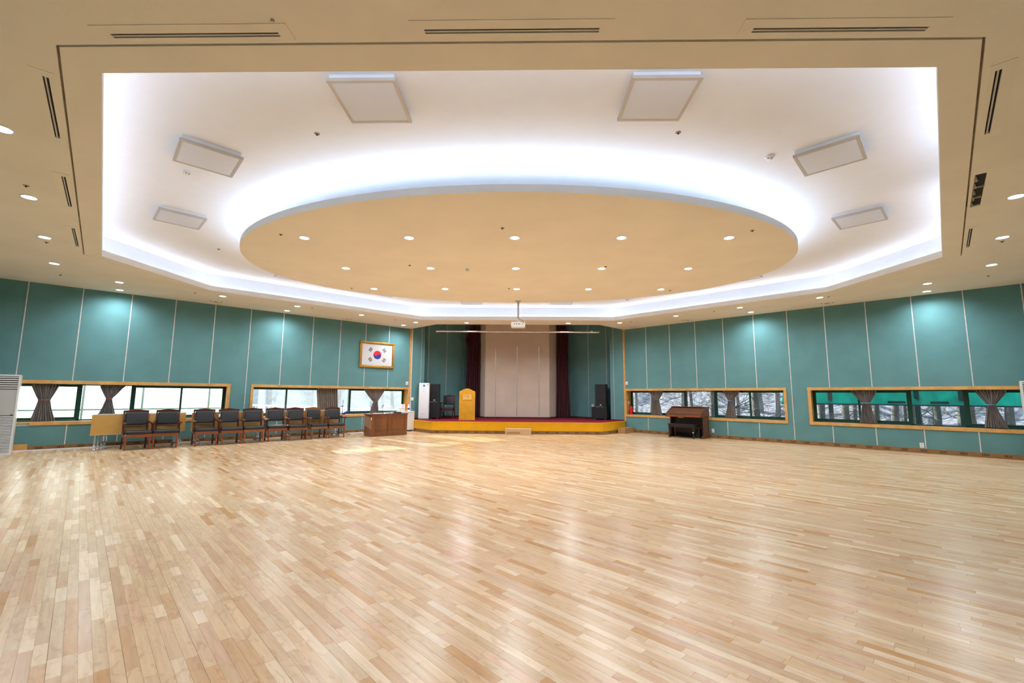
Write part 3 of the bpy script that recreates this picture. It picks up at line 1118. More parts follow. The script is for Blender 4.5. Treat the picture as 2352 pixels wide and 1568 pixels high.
detector(-4.999, 6.202, ZU, 'white smoke detector on the raised ceiling, left')
detector(3.42, 5.839, ZU, 'white smoke detector on the raised ceiling, right')
detector(-1.184, 9.621, ZD, 'white smoke detector on the oval panel', 0.05)
detector(3.65, 14.977, ZU, 'small detector under the far right edge of the oval', 0.06)
for k, (x, y, l) in enumerate([(-9.219, 13.04, 'round ceiling vent above the left wall, nearer one'), (-6.364, 16.009, 'round ceiling vent above the left wall, farther one'),
                               (6.064, 16.044, 'round ceiling vent above the right wall, middle one'), (9.033, 13.027, 'round ceiling vent above the right wall, nearest one'),
                               (4.56, 17.615, 'round ceiling vent in the right corner by the stage')]):
    t = thing('round_vent', l, 'air vent', (x, y, ZC), 0, 'round ceiling vents')
    for r0, r1, z0 in ((0.20, 0.165, -0.012), (0.13, 0.10, -0.020)):
        MB().lathe([(r0, 0), (r0, -0.004), (r1, z0), (r1 - 0.012, z0 + 0.006), (r1 - 0.012, 0)], 28).build('vent_ring', M['ceil'], t, smooth=True)
    MB().lathe([(0.164, -0.001), (0, -0.001)], 24).build('vent_throat', M['cavity'], t)

# ------------------------------------------------------------------ stage
SF = [(-3.33, 17.0), (3.08, 17.0), (4.30, 18.50), (3.72, 19.08), (4.3, 19.66), (-0.14, 24.0), (-4.58, 19.60), (-4.03, 19.05), (-4.58, 18.48)]
st = thing('stage', 'low corner stage with yellow front board and red carpet', 'stage', (-0.12, 17.0, 0))
off = Vector((0.12, -17.0, 0))


def sp(p):
    return (p[0] + off.x, p[1] + off.y)


MB().prism([sp(p) for p in SF], 0.40, ZS).build('carpet', M['carpet'], st)


def face_strip(name, P, Q, z0, z1, out0, out1, material, parent):
    P_, Q_ = Vector(P), Vector(Q)
    d = (Q_ - P_).normalized()
    n = Vector((d.y, -d.x))
    poly = [P_ + n * out0, Q_ + n * out0, Q_ + n * out1, P_ + n * out1]
    return MB().prism([sp(p) for p in poly], z0, z1).build(name, material, parent)


segs = [((-4.56, 18.45), (-3.33, 17.0)), ((-3.33, 17.0), (3.08, 17.0)), ((3.08, 17.0), (4.28, 18.48))]
for P, Q in segs:
    face_strip('front_board', P, Q, 0.12, 0.405, -0.02, 0.0, M['yellow'], st)
    face_strip('nosing', P, Q, 0.40, 0.442, -0.035, 0.022, M['yellow'], st)
    sk = face_strip('stage_skirting', P, Q, 0.0, 0.12, -0.02, 0.008, M['skirt'], st)
    d = Vector(Q) - Vector(P)
    n_ = int(d.length / 0.375)
    for k in range(n_):
        if d.length < 3 and k != 1:
            continue
        c = Vector(P) + d * ((k + 0.5) / n_)
        if -0.62 < c.x < 0.48 and d.length > 3:
            continue
        vo = bpy.data.objects.new('vent_slots', vm)
        COL.objects.link(vo)
        vo.parent = sk
        vo.location = (c.x + off.x + d.normalized().y * 0.009, c.y + off.y - d.normalized().x * 0.009, 0.062)
        vo.rotation_euler = (0, 0, math.atan2(d.y, d.x))

# step boxes
t = thing('step_box', 'pale birch step box before the middle of the stage', 'step', (-0.07, 16.62, 0))
MB().box(-0.48, -0.01, 0.0, 0.48, 0.012, 0.225).build('front_panel', M['step'], t, bevel=0.003)
MB().box(-0.48, 0.012, 0.20, 0.48, 0.36, 0.225).build('tread', M['step'], t, bevel=0.003)
for s in (-1, 1):
    MB().box(s * 0.48 - (0.02 if s > 0 else 0), 0.012, 0, s * 0.48 + (0 if s > 0 else 0.02), 0.36, 0.20).build('side_panel', M['step'], t)
o_ = MB().box(-0.42, -0.013, 0.035, 0.08, -0.0105, 0.11).build('inlay_board', M['step_brown'], t)
t = thing('step_box', 'brown wooden step box at the right end of the stage', 'step', (4.22, 18.0, 0), math.radians(50))
MB().box(-0.42, -0.15, 0.0, 0.42, -0.13, 0.19).build('front_panel', M['step_brown'], t, bevel=0.003)
MB().box(-0.42, 0.13, 0.0, 0.42, 0.15, 0.19).build('back_panel', M['step_brown'], t, bevel=0.003)
for s in (-1, 1):
    MB().box(s * 0.41 - 0.01, -0.13, 0.0, s * 0.41 + 0.01, 0.13, 0.19).build('side_panel', M['step_brown'], t)
MB().box(-0.42, -0.15, 0.19, 0.42, 0.15, 0.21).build('tread', M['step_brown'], t, bevel=0.003)

# ------------------------------------------------------------------ curtains


def curtain(name, label, prof, mtl, rz, loc, pleats=9, amp=0.03, tie=None, tiemat=None, group=None, rows=36, base=0.0, sway=None):
    """prof: list of (z, x_left, x_right) in local coordinates"""
    t = thing(name, label, 'curtain', loc, rz, group)
    zs = [p[0] for p in prof]
    lo, hi = min(zs), max(zs)
    ps = sorted(prof)
    nx = pleats * 8
    vs = []

    def samp(z):
        for a_, b_ in zip(ps[:-1], ps[1:]):
            if a_[0] <= z <= b_[0]:
                k = (z - a_[0]) / max(1e-6, b_[0] - a_[0])
                k = k ** 0.9 if tie else k
                return a_[1] + (b_[1] - a_[1]) * k, a_[2] + (b_[2] - a_[2]) * k
        return ps[-1][1], ps[-1][2]
    wmax = max(p[2] - p[1] for p in prof)
    rg = random.Random(hash(label) % 1000 + 3 if False else len(label))
    ph = [rg.uniform(-0.5, 0.5) for _ in range(pleats + 1)]
    th = 0.006
    for layer in (0, 1):
        for r_ in range(rows + 1):
            z = lo + (hi - lo) * r_ / rows
            a_, b_ = samp(z)
            w_ = b_ - a_
            for c_ in range(nx + 1):
                s = c_ / nx
                k = amp * (0.55 + 0.45 * w_ / wmax)
                wob = 0.3 * math.sin(3.0 * s * PI + z * 2.2)
                y = base + k * math.sin(2 * PI * pleats * s + ph[int(s * pleats)] * 0.6 + wob) + 0.35 * k * math.sin(2 * PI * pleats * 0.43 * s + z * 3)
                if tie:
                    bulge = 0.05 * math.sin(PI * s) * (1 - w_ / wmax)
                    y -= bulge
                vs.append((a_ + w_ * s, y + (th if layer else 0), z))
    fs = []
    st_ = (rows + 1) * (nx + 1)
    for layer in (0, 1):
        for r_ in range(rows):
            for c_ in range(nx):
                i = layer * st_ + r_ * (nx + 1) + c_
                q = (i, i + 1, i + nx + 2, i + nx + 1)
                fs.append(q if layer == 0 else q[::-1])
    for r_ in range(rows):
        for c_ in (0, nx):
            i = r_ * (nx + 1) + c_
            fs.append((i, i + nx + 1, i + nx + 1 + st_, i + st_))
    for r_ in (0, rows):
        for c_ in range(nx):
            i = r_ * (nx + 1) + c_
            fs.append((i, i + 1, i + 1 + st_, i + st_))
    mb = MB()
    mb._add(vs, fs)
    o_ = mb.build('drape', mtl, t, fix=True)
    o_.data.polygons.foreach_set('use_smooth', [True] * len(o_.data.polygons))
    if tie:
        a_, b_ = samp(tie)
        w_ = (b_ - a_) / 2 + 0.012
        cx_ = (a_ + b_) / 2
        rb = []
        for k in range(17):
            an = 2 * PI * k / 16
            rb.append((cx_ + w_ * math.cos(an), base - 0.03 + (0.07) * math.sin(an), tie))
        mb = MB()
        for k in range(16):
            p, q = rb[k], rb[k + 1]
            mb._add([(p[0], p[1], tie - 0.009), (q[0], q[1], tie - 0.009), (q[0], q[1], tie + 0.009), (p[0], p[1], tie + 0.009)], [(0, 1, 2, 3)])
        mb.build('tie_band', tiemat, t, fix=False)
    return t


def wcurtain(side, label, prof, mtl, tiemat=None, tie=None, y=0.10, **kw):
    pr = []
    for z, ua, ub in prof:
        a_, b_ = sorted((X(side, ua), X(side, ub)))
        pr.append((z, a_, b_))
    um = sum(p[1] + p[2] for p in pr) / (2 * len(pr))
    pr = [(z, a_ - um, b_ - um) for z, a_, b_ in pr]
    loc = at(side, abs(um), 0.0, 0.0)
    return curtain('window_curtain', label, [(z, a_, b_) for z, a_, b_ in pr], mtl, RZ[side], (loc.x, loc.y, 0), tie=tie, tiemat=tiemat,
                   group='tied-back window curtains' if tie else None, base=y, **kw)


wcurtain('L', 'grey curtain tied with red ribbon beside the left air conditioner', [(1.655, 10.74, 10.22), (1.60, 10.72, 10.23), (1.25, 10.575, 10.36), (1.0, 10.62, 10.31), (0.715, 10.68, 10.22)], M['grey_cloth'], M['red_tie'], 1.25)
wcurtain('L', 'grey curtain tied with red ribbon behind the leftmost folded tables', [(1.655, 9.46, 8.90), (1.57, 9.44, 8.98), (1.283, 9.305, 9.185), (1.0, 9.38, 9.12), (0.72, 9.50, 9.04)], M['grey_cloth'], M['red_tie'], 1.283)
wcurtain('L', 'straight hanging brown-grey curtain behind the row of chairs', [(1.655, 3.72, 2.95), (1.2, 3.67, 2.93), (0.715, 3.62, 2.88)], M['grey_cloth2'], y=0.12, pleats=10, amp=0.035)
wcurtain('L', 'brown-grey curtain gathered low behind the brown desk', [(1.655, 1.95, 1.04), (1.6, 1.92, 1.06), (1.166, 1.52, 1.35), (0.95, 1.60, 1.30), (0.715, 1.65, 1.27)], M['grey_cloth2'], M['grey_cloth2'], 1.166)
wcurtain('R', 'brown-grey curtain tied back left of the organ', [(1.655, 1.00, 1.62), (1.56, 1.05, 1.60), (1.325, 1.265, 1.44), (1.0, 1.13, 1.50), (0.715, 1.07, 1.56)], M['grey_cloth2'], M['grey_cloth2'], 1.325)
wcurtain('R', 'brown-grey curtain tied with pale blue ribbon right of the organ', [(1.655, 3.86, 4.41), (1.58, 3.90, 4.39), (1.315, 4.02, 4.155), (1.0, 3.95, 4.21), (0.72, 3.87, 4.29)], M['grey_cloth2'], M['blue_tie'], 1.315)
wcurtain('R', 'dark grey curtain tied with blue ribbon left part of green-lit window', [(1.655, 7.46, 8.08), (1.56, 7.52, 8.05), (1.293, 7.735, 7.905), (1.0, 7.68, 7.96), (0.72, 7.63, 8.04)], M['grey_cloth'], M['blue_tie'], 1.293)
wcurtain('R', 'wide dark grey curtain tied with blue ribbon near the right edge', [(1.655, 9.99, 10.56), (1.56, 10.04, 10.53), (1.29, 10.205, 10.34), (1.0, 10.15, 10.43), (0.72, 10.10, 10.52)], M['grey_cloth'], M['blue_tie'], 1.29)

curtain('stage_curtain', 'tall maroon curtain left of the beige stage wall', [(0.45, -2.53, -1.84), (1.6, -2.50, -1.85), (2.2, -2.51, -1.86), (3.0, -2.47, -1.87), (3.6, -2.47, -1.88), (4.0, -2.56, -1.89), (4.2, -2.50, -1.90), (4.35, -2.42, -1.90), (4.75, -2.30, -1.90)],
        M['maroon'], 0, (0, 20.62, 0), pleats=6, amp=0.05)
curtain('stage_curtain', 'tall maroon curtain right of the beige stage wall', [(0.45, 1.66, 2.31), (1.6, 1.68, 2.25), (2.6, 1.70, 2.22), (3.6, 1.71, 2.21), (4.25, 1.72, 2.24), (4.45, 1.73, 2.18), (4.75, 1.73, 2.15)],
        M['maroon'], 0, (0, 20.60, 0), pleats=5, amp=0.05)


# ------------------------------------------------------------------ armchairs
def make_chair(frame_m, leg_m, label):
    t = thing('armchair', label, 'chair')
    # seat
    mb = MB().box(-0.265, -0.25, 0.385, 0.265, 0.22, 0.475)
    o_ = mb.build('seat', M['leather'], t, bevel=0.032, seg=3, smooth=True)
    MB().box(-0.268, -0.252, 0.315, 0.268, 0.222, 0.388).build('apron', leg_m, t, bevel=0.004)
    leg_prof = [(0.016, 0.0), (0.020, 0.02), (0.018, 0.05), (0.022, 0.12), (0.025, 0.20), (0.021, 0.225), (0.027, 0.24), (0.020, 0.255), (0.027, 0.275), (0.027, 0.32)]
    for s in (-1, 1):
        MB().lathe(leg_prof, 10, (s * 0.243, -0.228)).build('front_leg', leg_m, t, smooth=True)
        # rear leg and back post in one piece
        w_ = 0.019
        path = [(0.26, 0.0), (0.215, 0.33), (0.215, 0.48), (0.245, 0.75), (0.285, 0.965)]
        mb = MB()
        for (y0, z0), (y1, z1) in zip(path[:-1], path[1:]):
            x0, x1 = s * 0.243 - w_, s * 0.243 + w_
            mb.hexa([(x0, y0 - w_, z0), (x1, y0 - w_, z0), (x1, y0 + w_, z0), (x0, y0 + w_, z0)],
                    [(x0, y1 - w_, z1), (x1, y1 - w_, z1), (x1, y1 + w_, z1), (x0, y1 + w_, z1)])
        mb.build('back_post', frame_m, t)
        # arm
        mb = MB().tube([(s * 0.262, 0.235, 0.690), (s * 0.272, 0.10, 0.675), (s * 0.282, -0.06, 0.655), (s * 0.287, -0.17, 0.668)], [0.019, 0.021, 0.023, 0.026], 8)
        o_ = mb.build('arm', frame_m, t, smooth=True)
        MB().tube([(s * 0.287 - 0.036, -0.175, 0.664), (s * 0.287 + 0.036, -0.175, 0.664)], 0.030, 10).build('arm_scroll', frame_m, t, smooth=True)
        MB().lathe([(0.017, 0.38), (0.014, 0.45), (0.020, 0.50), (0.014, 0.54), (0.017, 0.60), (0.019, 0.655)], 10, (s * 0.278, -0.145)).build('arm_post', frame_m, t, smooth=True)
        MB().box(s * 0.243 - 0.012, -0.228, 0.105, s * 0.243 + 0.012, 0.245, 0.13).build('side_stretcher', frame_m, t)
    MB().box(-0.243, 0.0, 0.108, 0.243, 0.022, 0.128).build('cross_stretcher', frame_m, t)
    # back frame: lower rail, crest rail with raised centre
    mb = MB()
    pts = []
    for k in range(13):
        x = -0.262 + 0.524 * k / 12
        pts.append((x, 0.985 + 0.030 * math.exp(-(x / 0.12) ** 2)))
    poly = [(-0.262, 0.925)] + pts + [(0.262, 0.925)]
    mb.prism(poly, 0.262, 0.302, 'y')
    mb.build('crest_rail', frame_m, t)
    mb = MB().hexa([(-0.225, 0.205, 0.585), (0.225, 0.205, 0.585), (0.225, 0.235, 0.585), (-0.225, 0.235, 0.585)],
                   [(-0.225, 0.213, 0.625), (0.225, 0.213, 0.625), (0.225, 0.243, 0.625), (-0.225, 0.243, 0.625)])
    mb.build('lower_rail', frame_m, t)
    mb = MB().hexa([(-0.218, 0.172, 0.615), (0.218, 0.172, 0.615), (0.218, 0.232, 0.615), (-0.218, 0.232, 0.615)],
                   [(-0.218, 0.222, 0.935), (0.218, 0.222, 0.935), (0.218, 0.285, 0.935), (-0.218, 0.285, 0.935)])
    mb.build('backrest', M['leather'], t, bevel=0.028, seg=3, smooth=True)
    return t


CH = [make_chair(M['cherry'], M['cherry_red'], ''), make_chair(M['cherry'], M['cherry_orange'], ''), make_chair(M['worn_brown'], M['worn_brown'], ''),
      make_chair(M['cherry'], M['cherry'], '')]
spots = [(0, 8.685, 1.175, 5, 'black leather armchair standing leftmost before the folded tables'),
         (0, 8.07, 1.16, -8, 'black leather armchair second from left, beside the table casters'),
         (0, 7.195, 1.16, 1, 'third black leather armchair from left, after the gap in the row'),
         (0, 6.60, 1.23, 1, 'fourth black leather armchair from left in the row'),
         (1, 6.00, 1.20, -5, 'fifth armchair from left, with bright orange-brown front legs'),
         (0, 5.335, 1.10, -4, 'sixth armchair from left, before the break between the folded tables'),
         (0, 4.77, 1.235, -3, 'seventh black leather armchair from left, third from the desk end'),
         (2, 4.12, 1.13, 5, 'eighth armchair from left, with worn light-brown frame and legs'),
         (0, 3.52, 1.15, -2, 'black leather armchair at the right end of the row beside mic stand')]
used = set()
for kind, u, o_, dr, lab in spots:
    c = CH[kind] if kind not in used else copy_tree(CH[kind])
    used.add(kind)
    c.location = atL(u, o_)
    c.rotation_euler = (0, 0, PI / 4 + math.radians(dr))
    c['label'] = lab
    c['group'] = 'armchairs along the left wall'
c = CH[3]
c.location = (-3.13, 19.45, ZS)
c.rotation_euler = (0, 0, math.radians(-2))
c['label'] = 'dark armchair standing on the stage between speaker and lectern'


# ------------------------------------------------------------------ folded flip-top tables
def make_table():
    t = thing('folding_table', '', 'table')
    W = 0.90
    MB().box(-W, -0.012, 0.378, W, 0.014, 0.882).build('table_top', M['maple_top'], t, bevel=0.003, seg=1)
    mb = MB()
    mb.box(-W - 0.003, -0.013, 0.880, W + 0.003, 0.015, 0.888)
    mb.box(-W - 0.003, -0.013, 0.372, W + 0.003, 0.015, 0.379)
    mb.build('edge_band', M['pvc'], t)
    MB().tube([(-0.78, 0.045, 0.63), (0.78, 0.045, 0.63)], 0.018, 8).build('cross_beam', M['silver'], t)
    for s in (-1, 1):
        x = s * 0.80
        mb = MB().tube([(x, 0.05, 0.66), (x, 0.05, 0.30), (x, 0.035, 0.16), (x, 0.02, 0.10)], [0.015, 0.016, 0.019, 0.022], 8)
        mb.build('leg', M['silver'], t, smooth=True)
        mb = MB().tube([(x, -0.26, 0.065), (x, -0.12, 0.085), (x, 0.02, 0.11), (x, 0.14, 0.085), (x, 0.25, 0.065)], [0.018, 0.024, 0.03, 0.024, 0.018], 8)
        f_ = mb.build('foot', M['silver'], t, smooth=True)
        for y in (-0.25, 0.24):
            MB().tube([(x - 0.022, y, 0.03), (x - 0.006, y, 0.03)], 0.03, 12).build('caster', M['label_white'], f_, smooth=True)
            MB().tube([(x + 0.006, y, 0.03), (x + 0.022, y, 0.03)], 0.03, 12).build('caster', M['pvc'], f_, smooth=True)
    return t


TB = make_table()
first = True
for gname, uc, offs, labs in (
        ('tables behind the two leftmost chairs', 8.66, (0.86, 0.685, 0.51, 0.33), ('front', 'second', 'third', 'rearmost')),
        ('tables behind the middle chairs', 6.575, (0.76, 0.585, 0.41), ('front', 'second', 'rearmost')),
        ('tables behind the right-hand chairs', 4.12, (0.72, 0.545, 0.37), ('front', 'second', 'rearmost'))):
    for k, o_ in enumerate(offs):
        t = TB if first else copy_tree(TB)
        first = False
        t.location = atL(uc - 0.07 * k, o_)
        t.rotation_euler = (0, 0, PI / 4)
        t['label'] = 'yellow folded table on casters, %s of the nested %s' % (labs[k], gname)
        t['group'] = 'nested folded ' + gname

# microphone stand with blue cloth
p = atL(3.02, 0.55)
t = thing('mic_stand', 'black microphone stand behind the last chair of the row', 'stand', p, PI / 4)
MB().tube([(0, 0, 0.09), (0, 0, 0.85)], 0.012, 8).build('lower_tube', M['black'], t)
MB().tube([(0, 0, 0.85), (0.015, 0, 1.235)], 0.008, 8).build('upper_tube', M['black'], t)
MB().tube([(-0.05, 0, 1.02), (0.03, 0, 1.02)], 0.013, 8).build('clamp', M['black'], t)
for k in range(3):
    a_ = 2 * PI * k / 3 - 0.5
    MB().tube([(0, 0, 0.13), (0.30 * math.cos(a_), 0.30 * math.sin(a_), 0.015)], 0.010, 6).build('leg', M['black'], t)
t = thing('blue_bag', 'royal blue cloth bag hanging by the microphone stand', 'bag', atL(2.86, 0.50, 0.0), PI / 4)
mb = MB()
vs, fs = [], []
for i in range(7):
    for j in range(12):
        th, an = PI * i / 6, 2 * PI * j / 12
        vs.append((0.125 * math.sin(th) * math.cos(an), 0.05 * math.sin(th) * math.sin(an), 0.785 + 0.05 * math.cos(th) + 0.10 * math.sin(th) * math.cos(an) * 0.45))
for i in range(6):
    for j in range(12):
        fs.append((i * 12 + j, i * 12 + (j + 1) % 12, (i + 1) * 12 + (j + 1) % 12, (i + 1) * 12 + j))
mb._add(vs, fs)
mb.build('bag_body', M['blue_cloth'], t, smooth=True)
MB().tube([(-0.11, 0, 0.76), (-0.155, 0.03, 0.84)], 0.006, 6).build('bag_strap', M['blue_cloth'], t)

# ------------------------------------------------------------------ brown desk and things on it
DC = atL(1.83, 1.56)
t = thing('desk', 'brown panelled wooden desk left of the stage', 'desk', DC, PI / 4)
MB().box(-0.69, -0.27, 0.0, 0.69, 0.27, 0.735).build('carcass', M['desk'], t, bevel=0.006)
MB().box(-0.715, -0.30, 0.735, 0.715, 0.30, 0.775).build('desk_top', M['desk_top'], t, bevel=0.008)
MB().box(-0.695, -0.276, 0.0, 0.695, -0.27, 0.15).build('plinth', M['desk'], t)
MB().box(-0.695, -0.276, 0.655, 0.695, -0.27, 0.735).build('top_rail', M['desk'], t)
for x0, x1 in ((-0.695, -0.59), (-0.055, 0.055), (0.61, 0.695)):
    MB().box(x0, -0.276, 0.15, x1, -0.27, 0.655).build('stile', M['desk'], t)
for x0, x1 in ((-0.59, -0.055), (0.055, 0.61)):
    o_ = MB()
    for (a0, b0, a1, b1) in ((x0, 0.15, x1, 0.175), (x0, 0.63, x1, 0.655), (x0, 0.175, x0 + 0.025, 0.63), (x1 - 0.025, 0.175, x1, 0.63)):
        o_.box(a0, -0.282, b0, a1, -0.27, b1)
    f_ = o_.build('panel_moulding', M['desk'], t)
    MB().box(x0 + 0.055, -0.276, 0.205, x1 - 0.055, -0.27, 0.60).build('raised_panel', M['desk'], t, bevel=0.004)
MB().box(-0.697, -0.265, 0.56, -0.6905, -0.235, 0.65).build('white_sticker', M['label_white'], t)
DT = 0.775


def on_desk(x, y):
    v = Matrix.Rotation(PI / 4, 4, 'Z') @ Vector((x, y, 0)) + DC
    return (v.x, v.y, DT)


t = thing('gooseneck_mic', 'thin black gooseneck microphone on the desk', 'microphone', on_desk(-0.22, 0.1), PI / 4)
MB().lathe([(0.06, 0), (0.06, 0.02), (0.02, 0.03), (0, 0.03)], 14).build('base', M['black'], t)
MB().tube([(0, 0, 0.02), (0.01, 0, 0.12), (0.06, 0, 0.2), (0.13, 0, 0.275)], 0.006, 6).build('neck', M['black'], t)
MB().tube([(0.10, 0, 0.245), (0.16, 0, 0.305)], 0.011, 8).build('mic_head', M['black'], t)
t = thing('mic_holder', 'short black microphone holder on the desk beside the gooseneck', 'stand', on_desk(-0.13, 0.06), PI / 4)
MB().lathe([(0.05, 0), (0.05, 0.015), (0, 0.015)], 12).build('base', M['black'], t)
MB().tube([(0, 0, 0.01), (0.0, 0, 0.12), (0.025, 0, 0.16)], 0.007, 6).build('stem', M['black'], t)
t = thing('paper_stack', 'pile of white papers on the left of the desk top', 'paper', on_desk(-0.40, -0.12), PI / 4 + 0.1)
for k in range(4):
    MB().box(-0.15 + 0.01 * k, -0.105, k * 0.005, 0.15 + 0.008 * k, 0.105, k * 0.005 + 0.004).build('sheet', M['paper'], t)
t = thing('mixer', 'low dark audio mixer on the right of the desk top', 'mixer', on_desk(0.42, 0.02), PI / 4)
MB().box(-0.2, -0.14, 0.0, 0.2, 0.14, 0.035).build('case', M['black'], t, bevel=0.006)
for i in range(5):
    MB().lathe([(0.012, 0.035), (0.010, 0.055), (0, 0.055)], 8, (-0.15 + i * 0.075, -0.06)).build('knob', M['pvc'], t)
t = thing('notebook', 'open white notebook lying mid desk', 'book', on_desk(0.12, 0.05), PI / 4 - 0.2)
MB().box(-0.16, -0.10, 0.0, 0.0, 0.10, 0.016).build('left_page', M['paper'], t)
MB().box(0.0, -0.10, 0.0, 0.16, 0.10, 0.014).build('right_page', M['paper'], t)
t = thing('tape_roll', 'small cream roll on the desk top beside the notebook', 'tape', on_desk(0.02, -0.16), 0)
MB().lathe([(0.035, 0), (0.035, 0.03), (0.02, 0.03), (0.02, 0.0)], 14).build('roll', M['cream'], t)
t = thing('folded_cloth', 'small white folded cloth at the right end of the desk', 'cloth', on_desk(0.60, -0.14), PI / 4 + 0.3)
MB().box(-0.07, -0.06, 0.0, 0.07, 0.06, 0.022).build('lower_fold', M['paper'], t, bevel=0.006)
MB().box(-0.06, -0.05, 0.022, 0.07, 0.055, 0.038).build('upper_fold', M['paper'], t, bevel=0.006)

# white cabinet fridge between desk and stage
FC = atL(0.30, 0.30)
t = thing('small_fridge', 'low white fridge between the desk and the stage', 'fridge', FC, PI / 4)
MB().box(-0.26, -0.20, 0.04, 0.26, 0.26, 0.765).build('body', M['white_warm'], t, bevel=0.01)
MB().box(-0.26, -0.245, 0.05, 0.26, -0.205, 0.755).build('door', M['white_warm'], t, bevel=0.012)
MB().box(-0.27, -0.25, 0.765, 0.27, 0.27, 0.788).build('lid', M['white'], t, bevel=0.008)
MB().box(-0.24, -0.18, 0.0, 0.24, 0.24, 0.04).build('base_plinth', M['black'], t)  # black block set in under the body
for s in (-1, 1):
    MB().lathe([(0.018, 0.0), (0.018, 0.035), (0.012, 0.04)], 10, (s * 0.21, -0.225)).build('foot', M['white'], t)


def on_fridge(x, y, z=0.788):
    v = Matrix.Rotation(PI / 4, 4, 'Z') @ Vector((x, y, 0)) + FC
    return (v.x, v.y, z)


t = thing('tissue_box', 'white and orange carton stacked on top of the fridge boxes', 'box', on_fridge(-0.10, 0.0, 0.915), PI / 4)
MB().box(-0.13, -0.06, 0.0, 0.025, 0.06, 0.15).build('white_half', M['label_white'], t)
MB().box(0.025, -0.06, 0.0, 0.14, 0.06, 0.15).build('orange_half', M['orange'], t)
MB().box(-0.075, -0.062, 0.07, -0.035, -0.06, 0.09).build('printed_mark', M['faint'], t)
t = thing('carton', 'cream carton at left under the white and orange box', 'box', on_fridge(-0.165, 0.0), PI / 4)
MB().box(-0.09, -0.07, 0.0, 0.085, 0.07, 0.127).build('carton_body', M['cream'], t, bevel=0.003)
MB().box(-0.075, -0.072, 0.03, -0.01, -0.07, 0.09).build('printed_mark', M['label_white'], t)
t = thing('carton', 'brown carton at right under the white and orange box', 'box', on_fridge(-0.02, 0.0), PI / 4)
MB().box(-0.055, -0.06, 0.0, 0.06, 0.06, 0.127).build('carton_body', M['brown_card'], t, bevel=0.003)
MB().box(-0.055, -0.02, 0.1265, 0.06, 0.02, 0.1275).build('packing_tape', M['cream'], t)
t = thing('spray_bottle', 'white spray bottle with blue print on the fridge', 'bottle', on_fridge(0.14, 0.02), PI / 4)
MB().lathe([(0.045, 0), (0.048, 0.02), (0.046, 0.16), (0.03, 0.20), (0.018, 0.22), (0.018, 0.24)], 14).build('bottle_body', M['label_white'], t, smooth=True)
MB().lathe([(0.0475, 0.05), (0.0475, 0.12)], 14).build('blue_band', M['flag_blue'], t)
MB().box(-0.02, -0.06, 0.235, 0.02, 0.02, 0.265).build('trigger', M['label_white'], t, bevel=0.005)
t = thing('drinking_glass', 'clear drinking glass on the fridge beside the bottle', 'glass', on_fridge(0.22, -0.06), 0)
MB().lathe([(0.028, 0.002), (0.034, 0.12), (0.032, 0.12), (0.026, 0.006), (0, 0.006)], 14).build('tumbler', M['glass'], t, smooth=True, fix=False)
MB().lathe([(0.0, 0.0), (0.028, 0.0), (0.028, 0.004), (0, 0.004)], 14).build('tumbler_base', M['glass'], t, fix=False)

# ------------------------------------------------------------------ things on the stage
t = thing('air_purifier', 'tall white air purifier with blue round display on the stage', 'air purifier', (-4.02, 18.76, ZS), math.radians(4))
MB().box(-0.20, -0.19, 0.0, 0.20, 0.06, 0.03).build('base', M['faint'], t, bevel=0.008)
MB().box(-0.21, -0.21, 0.03, 0.21, -0.17, 1.50).build('front_cover', M['white'], t, bevel=0.018, seg=3, smooth=True)
MB().box(-0.212, -0.17, 0.03, 0.212, 0.07, 1.495).build('body', M['grey_white'], t, bevel=0.012)
mb = MB()
mb.tube([(0.0, -0.216, 1.39), (0.0, -0.208, 1.39)], 0.060, 28)
mb.build('display_ring', M['label_white'], t)
MB().tube([(0.0, -0.219, 1.39), (0.0, -0.214, 1.39)], 0.044, 28).build('display', M['blue_led'], t)
MB().box(0.125, -0.2125, 1.39, 0.175, -0.21, 1.465).build('energy_sticker', M['sticker'], t)
for k, (dx, dz) in enumerate(((-0.035, 0.006), (-0.015, 0.002), (0.005, -0.002), (0.022, -0.006))):
    MB().box(dx - 0.007, -0.2118, 1.15 + dz - 0.011, dx + 0.007, -0.21, 1.15 + dz + 0.011).build('printed_letter', M['faint'], t)
for k in range(5):
    MB().box(-0.055 + k * 0.02, -0.2118, 0.20, -0.042 + k * 0.02, -0.21, 0.218).build('printed_letter', M['faint_grey'], t)


